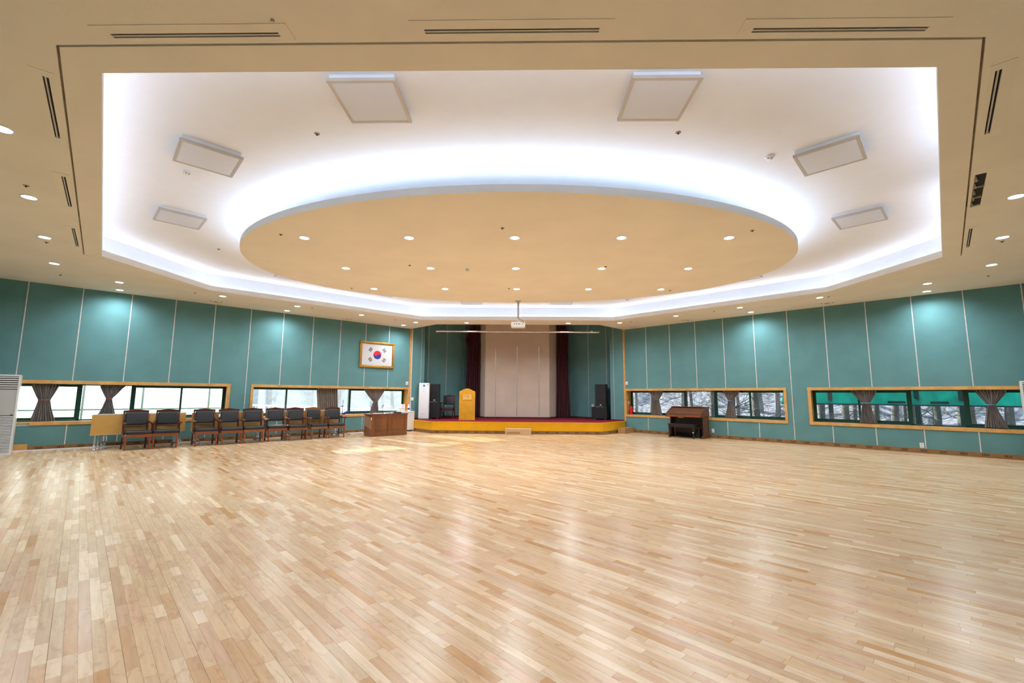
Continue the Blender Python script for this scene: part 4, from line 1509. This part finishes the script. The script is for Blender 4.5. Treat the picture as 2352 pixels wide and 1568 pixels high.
def speaker_pair(x, y, rz, side, lab_sub, lab_top, wsub, hsub, wtop, htop, dx):
    t = thing('subwoofer', lab_sub, 'speaker', (x, y, ZS), rz)
    MB().box(-wsub / 2, -0.24, 0.05, wsub / 2, 0.24, hsub).build('cabinet', M['black'], t, bevel=0.008)
    MB().box(-wsub / 2 + 0.02, -0.252, 0.08, wsub / 2 - 0.02, -0.24, hsub - 0.03).build('grille', M['speaker'], t)
    for sx in (-1, 1):
        for sy in (-0.19, 0.19):
            MB().tube([(sx * (wsub / 2 - 0.1) - 0.012, sy, 0.026), (sx * (wsub / 2 - 0.1) + 0.012, sy, 0.026)], 0.026, 10).build('caster', M['pvc'], t, smooth=True)
    t = thing('loudspeaker', lab_top, 'speaker', (x + dx * math.cos(rz), y + dx * math.sin(rz), ZS + hsub), rz)
    MB().box(-wtop / 2, -0.18, 0.0, wtop / 2, 0.2, htop).build('cabinet', M['black'], t, bevel=0.008)
    MB().box(-wtop / 2 + 0.06, -0.195, 0.02, wtop / 2 - 0.01, -0.18, htop * 0.46).build('lower_grille', M['speaker'], t)
    MB().box(-wtop / 2 + 0.06, -0.195, htop * 0.50, wtop / 2 - 0.01, -0.18, htop - 0.02).build('horn_grille', M['speaker'], t)
    MB().box(-wtop / 2 + 0.05, -0.19, 0.005, wtop / 2 - 0.12, -0.18, 0.018).build('bottom_bar', M['faint_grey'], t)
    MB().box(-0.03, -0.199, 0.065, 0.045, -0.195, 0.095).build('badge', M['label_white'], t)


speaker_pair(-3.66, 19.15, math.radians(6), 'L', 'black subwoofer on casters beside the air purifier', 'black loudspeaker stacked beside the white air purifier', 0.47, 0.71, 0.45, 0.77, -0.01)
speaker_pair(3.46, 19.42, math.radians(-24), 'R', 'wide black subwoofer on casters at the right of the stage', 'black loudspeaker stacked at the right of the stage', 0.66, 0.55, 0.47, 0.965, 0.05)

# lectern
t = thing('lectern', 'yellow lectern with curved top and small plaque on the stage', 'lectern', (-2.19, 18.5, ZS), math.radians(7))
poly = [(-0.325, 0.0), (0.325, 0.0), (0.325, 1.165)]
for k in range(1, 20):
    s = k / 20
    x = 0.325 - 0.65 * s
    poly.append((x, 1.165 + 0.115 * (0.5 - 0.5 * math.cos(2 * PI * s)) ** 0.8))
poly.append((-0.325, 1.165))
MB().prism(poly, -0.20, -0.175, 'y').build('front_board', M['lectern'], t)
for s in (-1, 1):
    MB().box(s * 0.325 - (0.022 if s > 0 else 0), -0.175, 0.0, s * 0.325 + (0 if s > 0 else 0.022), 0.20, 1.13).build('side_board', M['lectern'], t)
MB().box(-0.303, -0.175, 1.04, 0.303, 0.20, 1.06).build('reading_shelf', M['lectern'], t)
MB().box(-0.33, -0.206, 0.0, 0.33, -0.2, 0.07).build('plinth', M['lectern'], t)
pq = MB().box(-0.175, -0.215, 0.815, 0.175, -0.2, 1.035).build('plaque', M['plaque'], t, bevel=0.012)


def stroke(pts, r, parent):
    MB().tube([(x, -0.2165, z) for x, z in pts], r, 5).build('letter_stroke', M['ink'], parent)


# two lines of handwriting on the plaque
for pts in ([(-0.135, 0.965), (-0.118, 1.005), (-0.10, 0.962)], [(-0.128, 0.98), (-0.106, 0.98)], [(-0.088, 0.962), (-0.086, 0.988), (-0.07, 0.985)],
            [(-0.055, 1.0), (-0.053, 0.965), (-0.042, 0.965)], [(-0.066, 0.988), (-0.04, 0.988)], [(-0.015, 1.003), (-0.017, 0.965)], [(-0.03, 1.0), (0.005, 1.0)],
            [(0.018, 0.965), (0.012, 0.985), (0.028, 0.985), (0.03, 0.965)], [(0.045, 0.985), (0.04, 0.965), (0.058, 0.968)], [(0.068, 0.966), (0.07, 0.988)],
            [(-0.11, 0.928), (-0.098, 0.938), (-0.085, 0.925), (-0.07, 0.937), (-0.055, 0.926)], [(-0.04, 0.926), (-0.03, 0.94), (-0.018, 0.927), (-0.005, 0.938)],
            [(0.008, 0.955), (0.012, 0.92), (0.010, 0.87), (0.018, 0.868)], [(0.03, 0.928), (0.042, 0.94), (0.055, 0.926), (0.07, 0.938)], [(0.085, 0.93), (0.10, 0.936), (0.118, 0.928)]):
    stroke(pts, 0.0028, pq)

# projection screen tube hanging across the stage
t = thing('screen_tube', 'long silver tube hanging across the stage opening', 'screen', (-0.13, 17.62, 3.97))
mb = MB().tube([(-3.25, 0, 0.012), (3.25, 0, -0.008)], 0.036, 12)
mb.build('tube', M['chrome'], t, smooth=True)
for s in (-1, 1):
    MB().tube([(s * 2.97, 0, 0.03), (s * 2.97, 0, 1.0)], 0.006, 6).build('hanger_rod', M['black'], t)
    MB().box(s * 2.97 - 0.03, -0.04, 0.0, s * 2.97 + 0.03, 0.04, 0.05).build('bracket', M['chrome'], t)
    MB().tube([(s * 3.25, 0, 0.0), (s * 3.265, 0, 0.0)], 0.04, 12).build('end_cap', M['pvc'], t)

# projector
t = thing('projector', 'white projector hanging on a pole under the oval ceiling edge', 'projector', (-0.07, 13.0, 3.43))
MB().lathe([(0.09, ZD - 3.43), (0.09, ZD - 3.442), (0.04, ZD - 3.45), (0.04, ZD - 3.50)], 18).build('ceiling_flange', M['silver'], t, smooth=True)
MB().tube([(0, 0, ZD - 3.47), (0, 0, 0.26)], 0.026, 12).build('pole', M['silver'], t, smooth=True)
MB().tube([(0, 0, 0.29), (0, 0, 0.27)], 0.04, 12).build('collar', M['silver'], t)
MB().hexa([(-0.04, -0.03, 0.15), (0.04, -0.03, 0.15), (0.04, 0.03, 0.15), (-0.04, 0.03, 0.15)], [(-0.03, -0.03, 0.26), (0.03, -0.03, 0.26), (0.03, 0.03, 0.26), (-0.03, 0.03, 0.26)]).build('bracket', M['silver'], t)
MB().box(-0.21, -0.15, 0.0, 0.21, 0.15, 0.155).build('body', M['white'], t, bevel=0.03, seg=3, smooth=True)
for k, x in enumerate((-0.11, -0.055, 0.01, 0.045, 0.13)):
    MB().box(x - 0.013, -0.153, 0.075, x + 0.013, -0.15, 0.10).build('socket', M['black'], t)
MB().tube([(0.02, -0.03, 0.24), (0.09, -0.10, 0.22), (0.15, -0.16, 0.17), (0.165, -0.165, 0.12)], 0.006, 6).build('cable', M['black'], t)
MB().tube([(0.01, -0.04, 0.24), (-0.02, -0.12, 0.17), (-0.04, -0.16, 0.10)], 0.005, 6).build('cable', M['black'], t)

# ------------------------------------------------------------------ organ and bench
OC_ = atR(2.77, 0.0)
t = thing('organ', 'brown wooden organ with sloping closed lid under the right window', 'organ', OC_, -PI / 4)
hw = 0.62
# local: x along wall, -y into the room; y = -offset
side = [(-0.05, 0.725), (-0.75, 0.725), (-0.75, 0.80), (-0.72, 0.875), (-0.30, 1.06), (-0.05, 1.065)]
for s in (-1, 1):
    MB().prism(side, s * hw - 0.018, s * hw + 0.018, 'x').build('cheek', M['organ'], t)
    leg = [(-0.06, 0.0), (-0.60, 0.0), (-0.60, 0.09), (-0.52, 0.10), (-0.50, 0.725), (-0.06, 0.725)]
    MB().prism(leg, s * (hw - 0.02) - 0.018, s * (hw - 0.02) + 0.018, 'x').build('side_panel', M['organ'], t)
    MB().box(s * (hw - 0.02) - 0.035, -0.62, 0.0, s * (hw - 0.02) + 0.035, -0.06, 0.045).build('foot', M['organ'], t, bevel=0.006)
lid = [(-0.74, 0.775), (-0.735, 0.86), (-0.30, 1.042), (-0.30, 1.02), (-0.71, 0.845), (-0.71, 0.775)]
MB().prism(lid, -hw + 0.018, hw - 0.018, 'x').build('sloping_lid', M['organ'], t)
MB().box(-hw + 0.018, -0.762, 0.725, hw - 0.018, -0.70, 0.775).build('key_slip', M['cherry_red'], t, bevel=0.006)
MB().box(-hw - 0.03, -0.32, 1.062, hw + 0.03, -0.03, 1.085).build('top_board', M['organ'], t, bevel=0.005)
MB().box(-hw + 0.018, -0.72, 0.725, hw - 0.018, -0.06, 0.745).build('key_bed', M['organ_dark'], t)
MB().box(-hw + 0.02, -0.09, 0.04, hw - 0.02, -0.05, 1.06).build('back_panel', M['organ_dark'], t)
MB().box(-hw + 0.02, -0.28, 0.15, hw - 0.02, -0.26, 0.725).build('knee_panel', M['organ_dark'], t)
MB().box(-0.18, -0.77, 0.70, 0.02, -0.74, 0.715).build('lock_bar', M['chrome'], t)
for k in range(13):
    MB().box(-0.40 + k * 0.045, -0.50, 0.03, -0.375 + k * 0.045, -0.28, 0.06 if k % 2 else 0.05).build('pedal', M['bench'], t)
MB().hexa([(0.30, -0.46, 0.04), (0.42, -0.46, 0.04), (0.42, -0.30, 0.04), (0.30, -0.30, 0.04)], [(0.30, -0.38, 0.26), (0.42, -0.38, 0.26), (0.42, -0.28, 0.30), (0.30, -0.28, 0.30)]).build('swell_pedal', M['black'], t)
t = thing('organ_bench', 'dark wooden bench in front of the organ', 'bench', atR(2.775, 0.70), -PI / 4)
MB().box(-0.49, -0.27, 0.468, 0.49, 0.27, 0.49).build('seat', M['bench'], t, bevel=0.006)
mb = MB()
mb.box(-0.455, -0.245, 0.375, 0.455, -0.225, 0.468)
mb.box(-0.455, 0.225, 0.375, 0.455, 0.245, 0.468)
mb.box(-0.455, -0.225, 0.375, -0.435, 0.225, 0.468)
mb.box(0.435, -0.225, 0.375, 0.455, 0.225, 0.468)
mb.build('apron', M['bench'], t)
for sx in (-1, 1):
    for sy in (-1, 1):
        x, y = sx * 0.435, sy * 0.225
        MB().hexa([(x - 0.015, y - 0.015, 0), (x + 0.015, y - 0.015, 0), (x + 0.015, y + 0.015, 0), (x - 0.015, y + 0.015, 0)],
                  [(x - 0.028, y - 0.028, 0.468), (x + 0.028, y - 0.028, 0.468), (x + 0.028, y + 0.028, 0.468), (x - 0.028, y + 0.028, 0.468)]).build('leg', M['bench'], t)
MB().box(0.41, -0.262, 0.20, 0.45, -0.245, 0.225).build('price_tag', M['label_white'], t)

# ------------------------------------------------------------------ framed flag
t = thing('framed_flag', 'gold framed flag with red and blue circle above the left window', 'flag', atL(1.495, 0.0, 2.995), PI / 4)
W2, H2 = 0.735, 0.515
mb = MB()
fw = 0.085
for (x0, z0, x1, z1) in ((-W2, H2 - fw, W2, H2), (-W2, -H2, W2, -H2 + fw), (-W2, -H2 + fw, -W2 + fw, H2 - fw), (W2 - fw, -H2 + fw, W2, H2 - fw)):
    mb = MB().box(x0, -0.055, z0, x1, 0.0, z1)
    mb.build('frame_rail', M['gold'], t, bevel=0.016, seg=3, smooth=True)
for (x0, z0, x1, z1) in ((-W2 + fw, H2 - fw - 0.012, W2 - fw, H2 - fw), (-W2 + fw, -H2 + fw, W2 - fw, -H2 + fw + 0.012), (-W2 + fw, -H2 + fw, -W2 + fw + 0.012, H2 - fw), (W2 - fw - 0.012, -H2 + fw, W2 - fw, H2 - fw)):
    MB().box(x0, -0.035, z0, x1, -0.02, z1).build('inner_fillet', M['desk'], t)
cl_ = MB().box(-W2 + fw, -0.022, -H2 + fw, W2 - fw, -0.005, H2 - fw).build('flag_cloth', M['flag_white'], t)
RR = 0.168
th = math.radians(33.69)


def rot(x, z):
    return (x * math.cos(th) + z * math.sin(th), -x * math.sin(th) + z * math.cos(th))


def arc(cx_, r_, a0, a1, n=24):
    return [(cx_ + r_ * math.cos(a0 + (a1 - a0) * k / n), r_ * math.sin(a0 + (a1 - a0) * k / n)) for k in range(n)]


red = arc(0, RR, 0, PI, 40) + arc(-RR / 2, RR / 2, PI, 2 * PI) + arc(RR / 2, RR / 2, PI, 0)
blue = arc(0, RR, PI, 2 * PI, 40) + arc(RR / 2, RR / 2, 0, PI) + arc(-RR / 2, RR / 2, 2 * PI, PI)
MB().prism([rot(*p) for p in red], -0.0235, -0.022, 'y').build('red_half', M['flag_red'], cl_)
MB().prism([rot(*p) for p in blue], -0.0235, -0.022, 'y').build('blue_half', M['flag_blue'], cl_)
for sx, sz, bars in ((-1, 1, (1, 1, 1)), (1, 1, (0, 1, 0)), (-1, -1, (1, 0, 1)), (1, -1, (0, 0, 0))):
    cx_, cz_ = sx * 0.292, sz * 0.195
    dirv = Vector((sx * math.cos(th), sz * math.sin(th)))
    per = Vector((-dirv.y, dirv.x))
    for k, solid in enumerate(bars):
        c0 = Vector((cx_, cz_)) + dirv * ((k - 1) * 0.043)
        parts = [(-0.078, 0.078)] if solid else [(-0.078, -0.009), (0.009, 0.078)]
        for a_, b_ in parts:
            q = [c0 + per * a_ - dirv * 0.013, c0 + per * b_ - dirv * 0.013, c0 + per * b_ + dirv * 0.013, c0 + per * a_ + dirv * 0.013]
            MB().prism([tuple(v) for v in q], -0.0235, -0.022, 'y').build('black_bar', M['flag_black'], cl_)


# ------------------------------------------------------------------ small wall fittings
def wallbox(side, u, z, w_, h, label, cat, detail):
    t = thing(cat.replace(' ', '_'), label, cat, at(side, u, 0.0, z), RZ[side])
    MB().box(-w_ / 2, -0.016, -h / 2, w_ / 2, 0.0, h / 2).build('cover', M['white'], t, bevel=0.004)
    detail(t, w_, h)


def two_sockets(t, w_, h):
    for s in (-1, 1):
        MB().tube([(0, -0.0175, s * h * 0.22), (0, -0.015, s * h * 0.22)], w_ * 0.26, 16).build('socket', M['pvc'], t)
        for q in (-1, 1):
            MB().box(q * w_ * 0.10 - 0.003, -0.0185, s * h * 0.22 - 0.004, q * w_ * 0.10 + 0.003, -0.017, s * h * 0.22 + 0.004).build('socket_hole', M['black'], t)


def dial(t, w_, h):
    MB().lathe([(0.018, 0), (0.016, 0.012), (0, 0.012)], 12).build('dial_knob', M['faint_grey'], t).rotation_euler = (PI / 2, 0, 0)
    MB().box(-0.010, -0.030, -0.022, 0.014, -0.016, -0.002).build('dial_pointer', M['black'], t)


def plain_switch(t, w_, h):
    MB().box(-w_ * 0.3, -0.02, -h * 0.3, w_ * 0.3, -0.015, h * 0.3).build('rocker', M['label_white'], t, bevel=0.003)


wallbox('L', 0.115, 1.913, 0.11, 0.135, 'white volume dial on the left wall above the desk', 'wall dial', dial)
wallbox('R', 0.085, 1.978, 0.11, 0.13, 'white volume dial on the right wall beside the oak post', 'wall dial', dial)
wallbox('R', 3.495, 0.255, 0.085, 0.13, 'white double socket right of the organ', 'wall socket', two_sockets)
wallbox('R', 8.924, 0.20, 0.085, 0.13, 'white double socket low on the right wall near skirting', 'wall socket', two_sockets)
wallbox('L', 9.24, 0.215, 0.085, 0.13, 'white double socket behind the leftmost folded tables', 'wall socket', two_sockets)
wallbox('L', -0.16, 1.27, 0.11, 0.13, 'white light switch behind the fridge beside the post', 'light switch', plain_switch)
t = thing('light_switch', 'small white switch on the stage wall left of the right subwoofer', 'light switch', atR(-2.03, -SB, 1.0), -PI / 4)
MB().box(-0.06, -0.016, -0.075, 0.06, 0, 0.075).build('cover', M['white_warm'], t, bevel=0.004)
MB().box(-0.03, -0.02, -0.05, 0.03, -0.015, 0.05).build('rocker', M['label_white'], t)

# cable trunking on the floor by the left wall
t = thing('cable_trunking', 'white cable trunking running along the left skirting on the floor', 'cable duct', atL(6.45, 0.05), PI / 4)
for k in range(4):
    a_ = -4.5 + k * 2.25
    MB().box(a_ + 0.002, -0.02, 0.0, a_ + 2.248, 0.012, 0.03).build('duct_length', M['white'], t, bevel=0.004)
t = thing('oak_batten', 'short oak strip leaning on the skirting beside the left air conditioner', 'batten', atL(10.85, 0.03), PI / 4)
MB().box(-0.22, -0.012, 0.0, 0.20, 0.012, 0.165).build('batten_face', M['oak'], t, bevel=0.003)
MB().box(-0.22, -0.013, 0.16, 0.20, 0.013, 0.172).build('batten_top', M['lining'], t)

# fire extinguisher with sign in the window recess
pe = atR(0.125, -0.20, WZ0)
t = thing('fire_extinguisher', 'red fire extinguisher standing on the window sill by the post', 'fire extinguisher', pe, -PI / 4)
MB().lathe([(0.066, 0), (0.07, 0.01), (0.07, 0.25), (0.062, 0.30), (0.035, 0.335), (0.02, 0.345), (0.02, 0.36)], 18).build('cylinder', M['red'], t, smooth=True)
MB().lathe([(0.018, 0.36), (0.018, 0.385), (0.024, 0.39), (0.024, 0.40), (0, 0.40)], 12).build('valve', M['black'], t)
MB().box(-0.012, -0.07, 0.395, 0.012, 0.02, 0.41).build('lever', M['black'], t)
MB().tube([(-0.02, 0, 0.375), (-0.07, 0, 0.35), (-0.085, 0, 0.25), (-0.080, 0, 0.12)], 0.010, 8).build('hose', M['black'], t)
MB().box(-0.078, -0.045, 0.19, -0.066, 0.0, 0.27).build('paper_label', M['label_white'], t)
t = thing('extinguisher_sign', 'small red and white extinguisher sign on the yellow window jamb', 'sign', atR(0.02, -0.22, 1.215), -PI / 4)
MB().box(0.0, -0.055, -0.085, 0.006, 0.055, 0.085).build('sign_frame', M['skirt'], t)
MB().box(0.006, -0.045, 0.03, 0.008, 0.045, 0.075).build('red_band', M['flag_red'], t)
MB().box(0.006, -0.045, -0.075, 0.008, 0.045, 0.03).build('white_field', M['label_white'], t)
MB().box(0.008, -0.01, -0.055, 0.009, 0.02, 0.01).build('pictogram', M['faint_grey'], t)


# ------------------------------------------------------------------ floor-standing air conditioners
def air_con(side, u, off_, label):
    t = thing('air_conditioner', label, 'air conditioner', at(side, u, off_), RZ[side])
    hw_, H = 0.30, 1.845
    MB().box(-hw_, 0.0, 0.0, hw_, 0.38, H).build('cabinet', M['white_warm'], t, bevel=0.01)
    fr_ = MB()
    fr_.box(-hw_, -0.03, 0.0, -hw_ + 0.03, 0.0, H)
    fr_.box(hw_ - 0.03, -0.03, 0.0, hw_, 0.0, H)
    fr_.box(-hw_ + 0.03, -0.03, H - 0.035, hw_ - 0.03, 0.0, H)
    fr_.box(-hw_ + 0.03, -0.03, 0.0, hw_ - 0.03, 0.0, 0.05)
    fr_.build('front_frame', M['white'], t)
    MB().box(-hw_ + 0.03, -0.022, 0.905, hw_ - 0.03, 0.0, 1.50).build('front_panel', M['grey_white'], t)
    MB().box(-hw_ + 0.03, -0.003, 1.50, hw_ - 0.03, 0.0, H - 0.035).build('outlet_cavity', M['black'], t)
    MB().box(-hw_ + 0.03, -0.003, 0.05, hw_ - 0.03, 0.0, 0.905).build('intake_cavity', M['slot'], t)
    MB().box(hw_ - 0.085, -0.026, 0.908, hw_ - 0.055, -0.02, 0.925).build('lock', M['black'], t)
    bl = None
    for k in range(6):
        z = 1.53 + k * 0.05
        mb_ = MB().hexa([(-hw_ + 0.03, -0.028, 0), (hw_ - 0.03, -0.028, 0), (hw_ - 0.03, -0.004, 0.018), (-hw_ + 0.03, -0.004, 0.018)],
                        [(-hw_ + 0.03, -0.028, 0.014), (hw_ - 0.03, -0.028, 0.014), (hw_ - 0.03, -0.004, 0.032), (-hw_ + 0.03, -0.004, 0.032)])
        if bl is None:
            o_ = mb_.build('outlet_louvre', M['white_warm'], t)
            bl = o_.data
        else:
            o_ = bpy.data.objects.new('outlet_louvre', bl)
            COL.objects.link(o_)
            o_.parent = t
        o_.location = (0, 0, z - 0.012)
    bl = None
    for k in range(24):
        if bl is None:
            o_ = MB().hexa([(-hw_ + 0.03, -0.027, 0), (hw_ - 0.03, -0.027, 0), (hw_ - 0.03, -0.004, 0.012), (-hw_ + 0.03, -0.004, 0.012)],
                           [(-hw_ + 0.03, -0.027, 0.014), (hw_ - 0.03, -0.027, 0.014), (hw_ - 0.03, -0.004, 0.026), (-hw_ + 0.03, -0.004, 0.026)]).build('intake_louvre', M['white'], t)
            bl = o_.data
        else:
            o_ = bpy.data.objects.new('intake_louvre', bl)
            COL.objects.link(o_)
            o_.parent = t
        o_.location = (0, 0, 0.058 + k * 0.035)


air_con('L', 11.165, 0.70, 'tall white air conditioner with louvres at the left edge')
air_con('R', 11.05, 0.70, 'tall white air conditioner cut by the right edge')

# ------------------------------------------------------------------ outdoors
grd = MB().box(-80, -30, -0.9, 80, 90, -0.5).build('ground', M['hill_l'])
tag(grd, 'pale ground around the building seen through the windows', 'ground')
grd['kind'] = 'stuff'


def bank(name, fr_, x0, x1, y0, y1, z0, z1, mtl, label, seed, rough=0.5):
    rg = random.Random(seed)
    nx, ny = 90, 24
    vs, fs = [], []
    for j in range(ny + 1):
        for i in range(nx + 1):
            k = j / ny
            kk = k * k * (3 - 2 * k)
            vs.append((x0 + (x1 - x0) * i / nx, y0 + (y1 - y0) * k, z0 + (z1 - z0) * kk + (rg.random() - 0.5) * rough * min(1, 4 * k)))
    for j in range(ny):
        for i in range(nx):
            a_ = j * (nx + 1) + i
            fs.append((a_, a_ + 1, a_ + nx + 2, a_ + nx + 1))
    mb_ = MB()
    mb_._add(vs, fs)
    o_ = mb_.build(name, mtl, None, smooth=True)
    place(o_, fr_)
    tag(o_, label, 'hillside')
    o_['kind'] = 'stuff'


bank('hillside', FL, -45, 14, 16, 30, -0.6, 4.0, M['hill_l'], 'pale grey-green hillside beyond the left window railing', 2, 0.5)
bank('hillside', FR, -9, 45, 7, 34, -0.6, 11.0, M['hill_r'], 'hazy wooded slope beyond the right windows', 5, 0.7)

# white corrugated plastic wall with steel bars outside window 1
t = thing('plastic_wall', 'bright white corrugated plastic wall outside the left window', 'wall panel', atL(9.2, -1.9), PI / 4)
mb = MB()
n = 240
x0, x1 = -3.4, 3.6
vs, fs = [], []
for i in range(n + 1):
    x = x0 + (x1 - x0) * i / n
    y = 0.012 * math.sin(x * 2 * PI / 0.15)
    vs += [(x, y, -0.4), (x, y, 2.9)]
for i in range(n):
    fs.append((2 * i, 2 * i + 2, 2 * i + 3, 2 * i + 1))
mb._add(vs, fs)
mb.build('corrugated_sheet', M['screen_sheet'], t, fix=False)
MB().box(x0, -0.07, 0.92, x1, -0.03, 0.965).build('rail_bar', M['bar_pale'], t)
for x in (-2.55, -0.55, 0.80, 2.55):
    MB().box(x - 0.025, -0.085, -0.4, x + 0.025, -0.04, 2.9).build('post_bar', M['bar_pale'], t)
lv = thing('louvre_panel', 'small louvred vent panel outside beside the white plastic wall', 'louvre', atL(5.95, -1.75), PI / 4)
MB().box(-0.2, 0.0, -0.4, 0.2, 0.02, 2.6).build('back_board', M['bar_pale'], lv)
for k in range(22):
    MB().box(-0.2, -0.03, 0.55 + k * 0.06, 0.2, 0.0, 0.575 + k * 0.06).build('louvre_slat', M['white'], lv)

# white railing outside window 2
A_, B_ = atL(6.3, -3.5, 1.07), atL(-3.2, -3.5, 0.61)
t = thing('railing', 'white steel railing outside the left window behind the desk', 'railing', (A_.x, A_.y, 0), PI / 4)
L_ = 9.5
sl = (0.61 - 1.07) / L_
MB().tube([(0, 0, 1.07), (L_, 0, 0.61)], 0.03, 8).build('top_rail', M['rail'], t)
MB().tube([(0, 0, 0.25), (L_, 0, -0.21)], 0.02, 8).build('lower_rail', M['rail'], t)
bal = MB().box(-0.011, -0.011, -0.8, 0.011, 0.011, 0.0).build('baluster', M['rail'], t)
bal.location = (0.1, 0, 1.07 + sl * 0.1)
for k in range(1, 60):
    o_ = bpy.data.objects.new('baluster', bal.data)
    COL.objects.link(o_)
    o_.parent = t
    o_.location = (0.1 + k * 0.158, 0, 1.07 + sl * (0.1 + k * 0.158))


# bare trees
def tree_mesh(seed, r0, h, lean, nb, spread):
    rg = random.Random(seed)
    mb_ = MB()
    pts, rs = [], []
    x = y = 0.0
    for k in range(9):
        z = h * k / 8
        pts.append((x, y, z - 0.6))
        rs.append(r0 * (1 - 0.6 * k / 8))
        x += lean * h / 8 + rg.uniform(-0.04, 0.04)
        y += rg.uniform(-0.04, 0.04)
    trunk = MB().tube(pts, rs, 9)
    br = MB()

    def grow(p, d, ln, r_, lev):
        p = Vector(p)
        path, rr = [p.copy()], [r_]
        for k in range(5):
            d = (d + Vector((rg.uniform(-0.28, 0.28), rg.uniform(-0.28, 0.28), rg.uniform(-0.18, 0.22)))).normalized()
            p = p + d * (ln / 5)
            path.append(p.copy())
            rr.append(r_ * (1 - 0.16 * (k + 1)))
        br.tube(path, rr, 4, caps=False)
        if lev > 0:
            for _ in range(3):
                q = rg.randint(1, 5)
                a_ = rg.uniform(0, 2 * PI)
                grow(path[q], (d + Vector((math.cos(a_), math.sin(a_), rg.uniform(-0.2, 0.6)))).normalized(), ln * 0.6, r_ * 0.55, lev - 1)
    for _ in range(nb):
        k = rg.randint(1, 7)
        a_ = rg.uniform(0, 2 * PI)
        grow(pts[k], Vector((math.cos(a_), math.sin(a_), rg.uniform(-0.15, 0.7))).normalized(), spread * rg.uniform(0.6, 1.1), rs[k] * 0.15, 2)
    return trunk, br


def tree(fr_side, x_u, y_out, seed, r0, h, lean, nb, spread, mtl, label, group):
    p = at(fr_side, x_u, -y_out)
    t = thing('bare_tree', label, 'tree', (p.x, p.y, 0.0), RZ[fr_side], group)
    tr, br = tree_mesh(seed, r0, h, lean, nb, spread)
    tr.build('trunk', mtl, t, smooth=True)
    if br.v:
        br.build('branches', mtl, t, fix=False)


# window 3 view: positions along the right wall as seen through it
rg = random.Random(21)
TR3 = [(-1.6, 5.0, 0.15), (-0.9, 8.0, 0.13), (0.0, 6.0, 0.10), (0.7, 9.5, 0.16), (1.2, 5.5, 0.13), (1.9, 7.0, 0.12), (2.6, 4.2, 0.17), (3.2, 8.5, 0.15),
       (3.9, 3.4, 0.17), (4.5, 6.5, 0.09), (5.0, 4.0, 0.07), (4.9, 9.0, 0.16), (-2.5, 10.5, 0.15), (1.4, 12.0, 0.17), (3.0, 12.5, 0.15), (-3.6, 7.0, 0.12)]
TR3.sort(key=lambda q: at('R', q[0], -q[1]).x / at('R', q[0], -q[1]).y)
for k, (u, o_, r_) in enumerate(TR3):
    tree('R', u, o_, 100 + k, r_, 6.0, rg.uniform(-0.04, 0.04), 18 if o_ < 8 else 12, 2.4, M['bark'] if o_ < 7 else M['bark_hazed'],
         'bare grey tree outside the window behind the organ, %s from left' % ordn[k], 'trees outside the organ window')
TR4 = [(5.9, 4.5, 0.10), (6.4, 6.2, 0.15), (6.9, 8.0, 0.08), (7.3, 5.5, 0.13), (7.7, 7.2, 0.15), (8.25, 5.0, 0.07), (8.6, 4.6, 0.14), (9.05, 4.4, 0.13), (9.6, 4.2, 0.15),
       (9.9, 8.0, 0.09), (10.3, 5.0, 0.13), (10.75, 6.0, 0.14), (8.0, 10.0, 0.13), (6.0, 9.5, 0.12)]
TR4.sort(key=lambda q: at('R', q[0], -q[1]).x / at('R', q[0], -q[1]).y)
for k, (u, o_, r_) in enumerate(TR4):
    tree('R', u, o_, 200 + k, r_, 5.5, rg.uniform(-0.02, 0.05), 7, 1.9, M['bark'],
         'bare trunk below the green awning outside, %s from left' % ordn[k], 'trees below the green awning')
TR2 = [(5.6, 9.0, 0.10), (4.0, 12.0, 0.12), (2.2, 11.0, 0.11), (0.4, 9.5, 0.08), (-1.8, 11.0, 0.12), (-3.6, 9.0, 0.09), (-6.0, 12.0, 0.14)]
TR2.sort(key=lambda q: at('L', q[0], -q[1]).x / at('L', q[0], -q[1]).y)
for k, (u, o_, r_) in enumerate(TR2):
    tree('L', u, o_, 300 + k, r_, 4.5, rg.uniform(-0.05, 0.05), 9, 2.4, M['bark_hazed'],
         'pale bare tree outside the window behind the desk, %s from left' % ordn[k], 'trees outside the desk window')

# green tarpaulin awning outside window 4
t = thing('green_awning', 'translucent green tarpaulin awning outside the right window', 'awning', atR(8.7, -2.2), -PI / 4)
mb = MB()
n = 60
vs, fs = [], []
for i in range(n + 1):
    x = -3.6 + 7.4 * i / n
    s = 0.03 * math.sin(i * 1.7) + 0.02 * math.sin(i * 0.6)
    vs += [(x, s, 1.235), (x, 0.35 + s, 1.75), (x, 0.9, 2.2)]
for i in range(n):
    for j in range(2):
        a_ = i * 3 + j
        fs.append((a_, a_ + 3, a_ + 4, a_ + 1))
mb._add(vs, fs)
mb.build('tarpaulin', M['tarp'], t, smooth=True, fix=False)
MB().tube([(-3.6, -0.02, 1.225), (3.8, -0.02, 1.225)], 0.022, 8).build('lower_bar', M['dark_green'], t)
for x in (-2.15, 0.05, 1.02, 2.9):
    MB().box(x - 0.06, 0.10, -0.5, x + 0.06, 0.2, 2.2).build('awning_post', M['bark'] if x < 0 else M['dark_green'], t)
for x0_, x1_ in ((-0.62, -0.20), (0.36, 0.76)):
    MB().box(x0_, -0.06, 1.27, x1_, 0.0, 1.345).build('dark_box', M['dark_green'], t)

# ------------------------------------------------------------------ turn the finished site onto the world axes
for o in list(scene.objects):
    if o.parent is None and o not in (cam, sun):
        o.location = TURN @ o.location
        o.rotation_euler = (o.rotation_euler[0], o.rotation_euler[1], o.rotation_euler[2] + PI / 4)
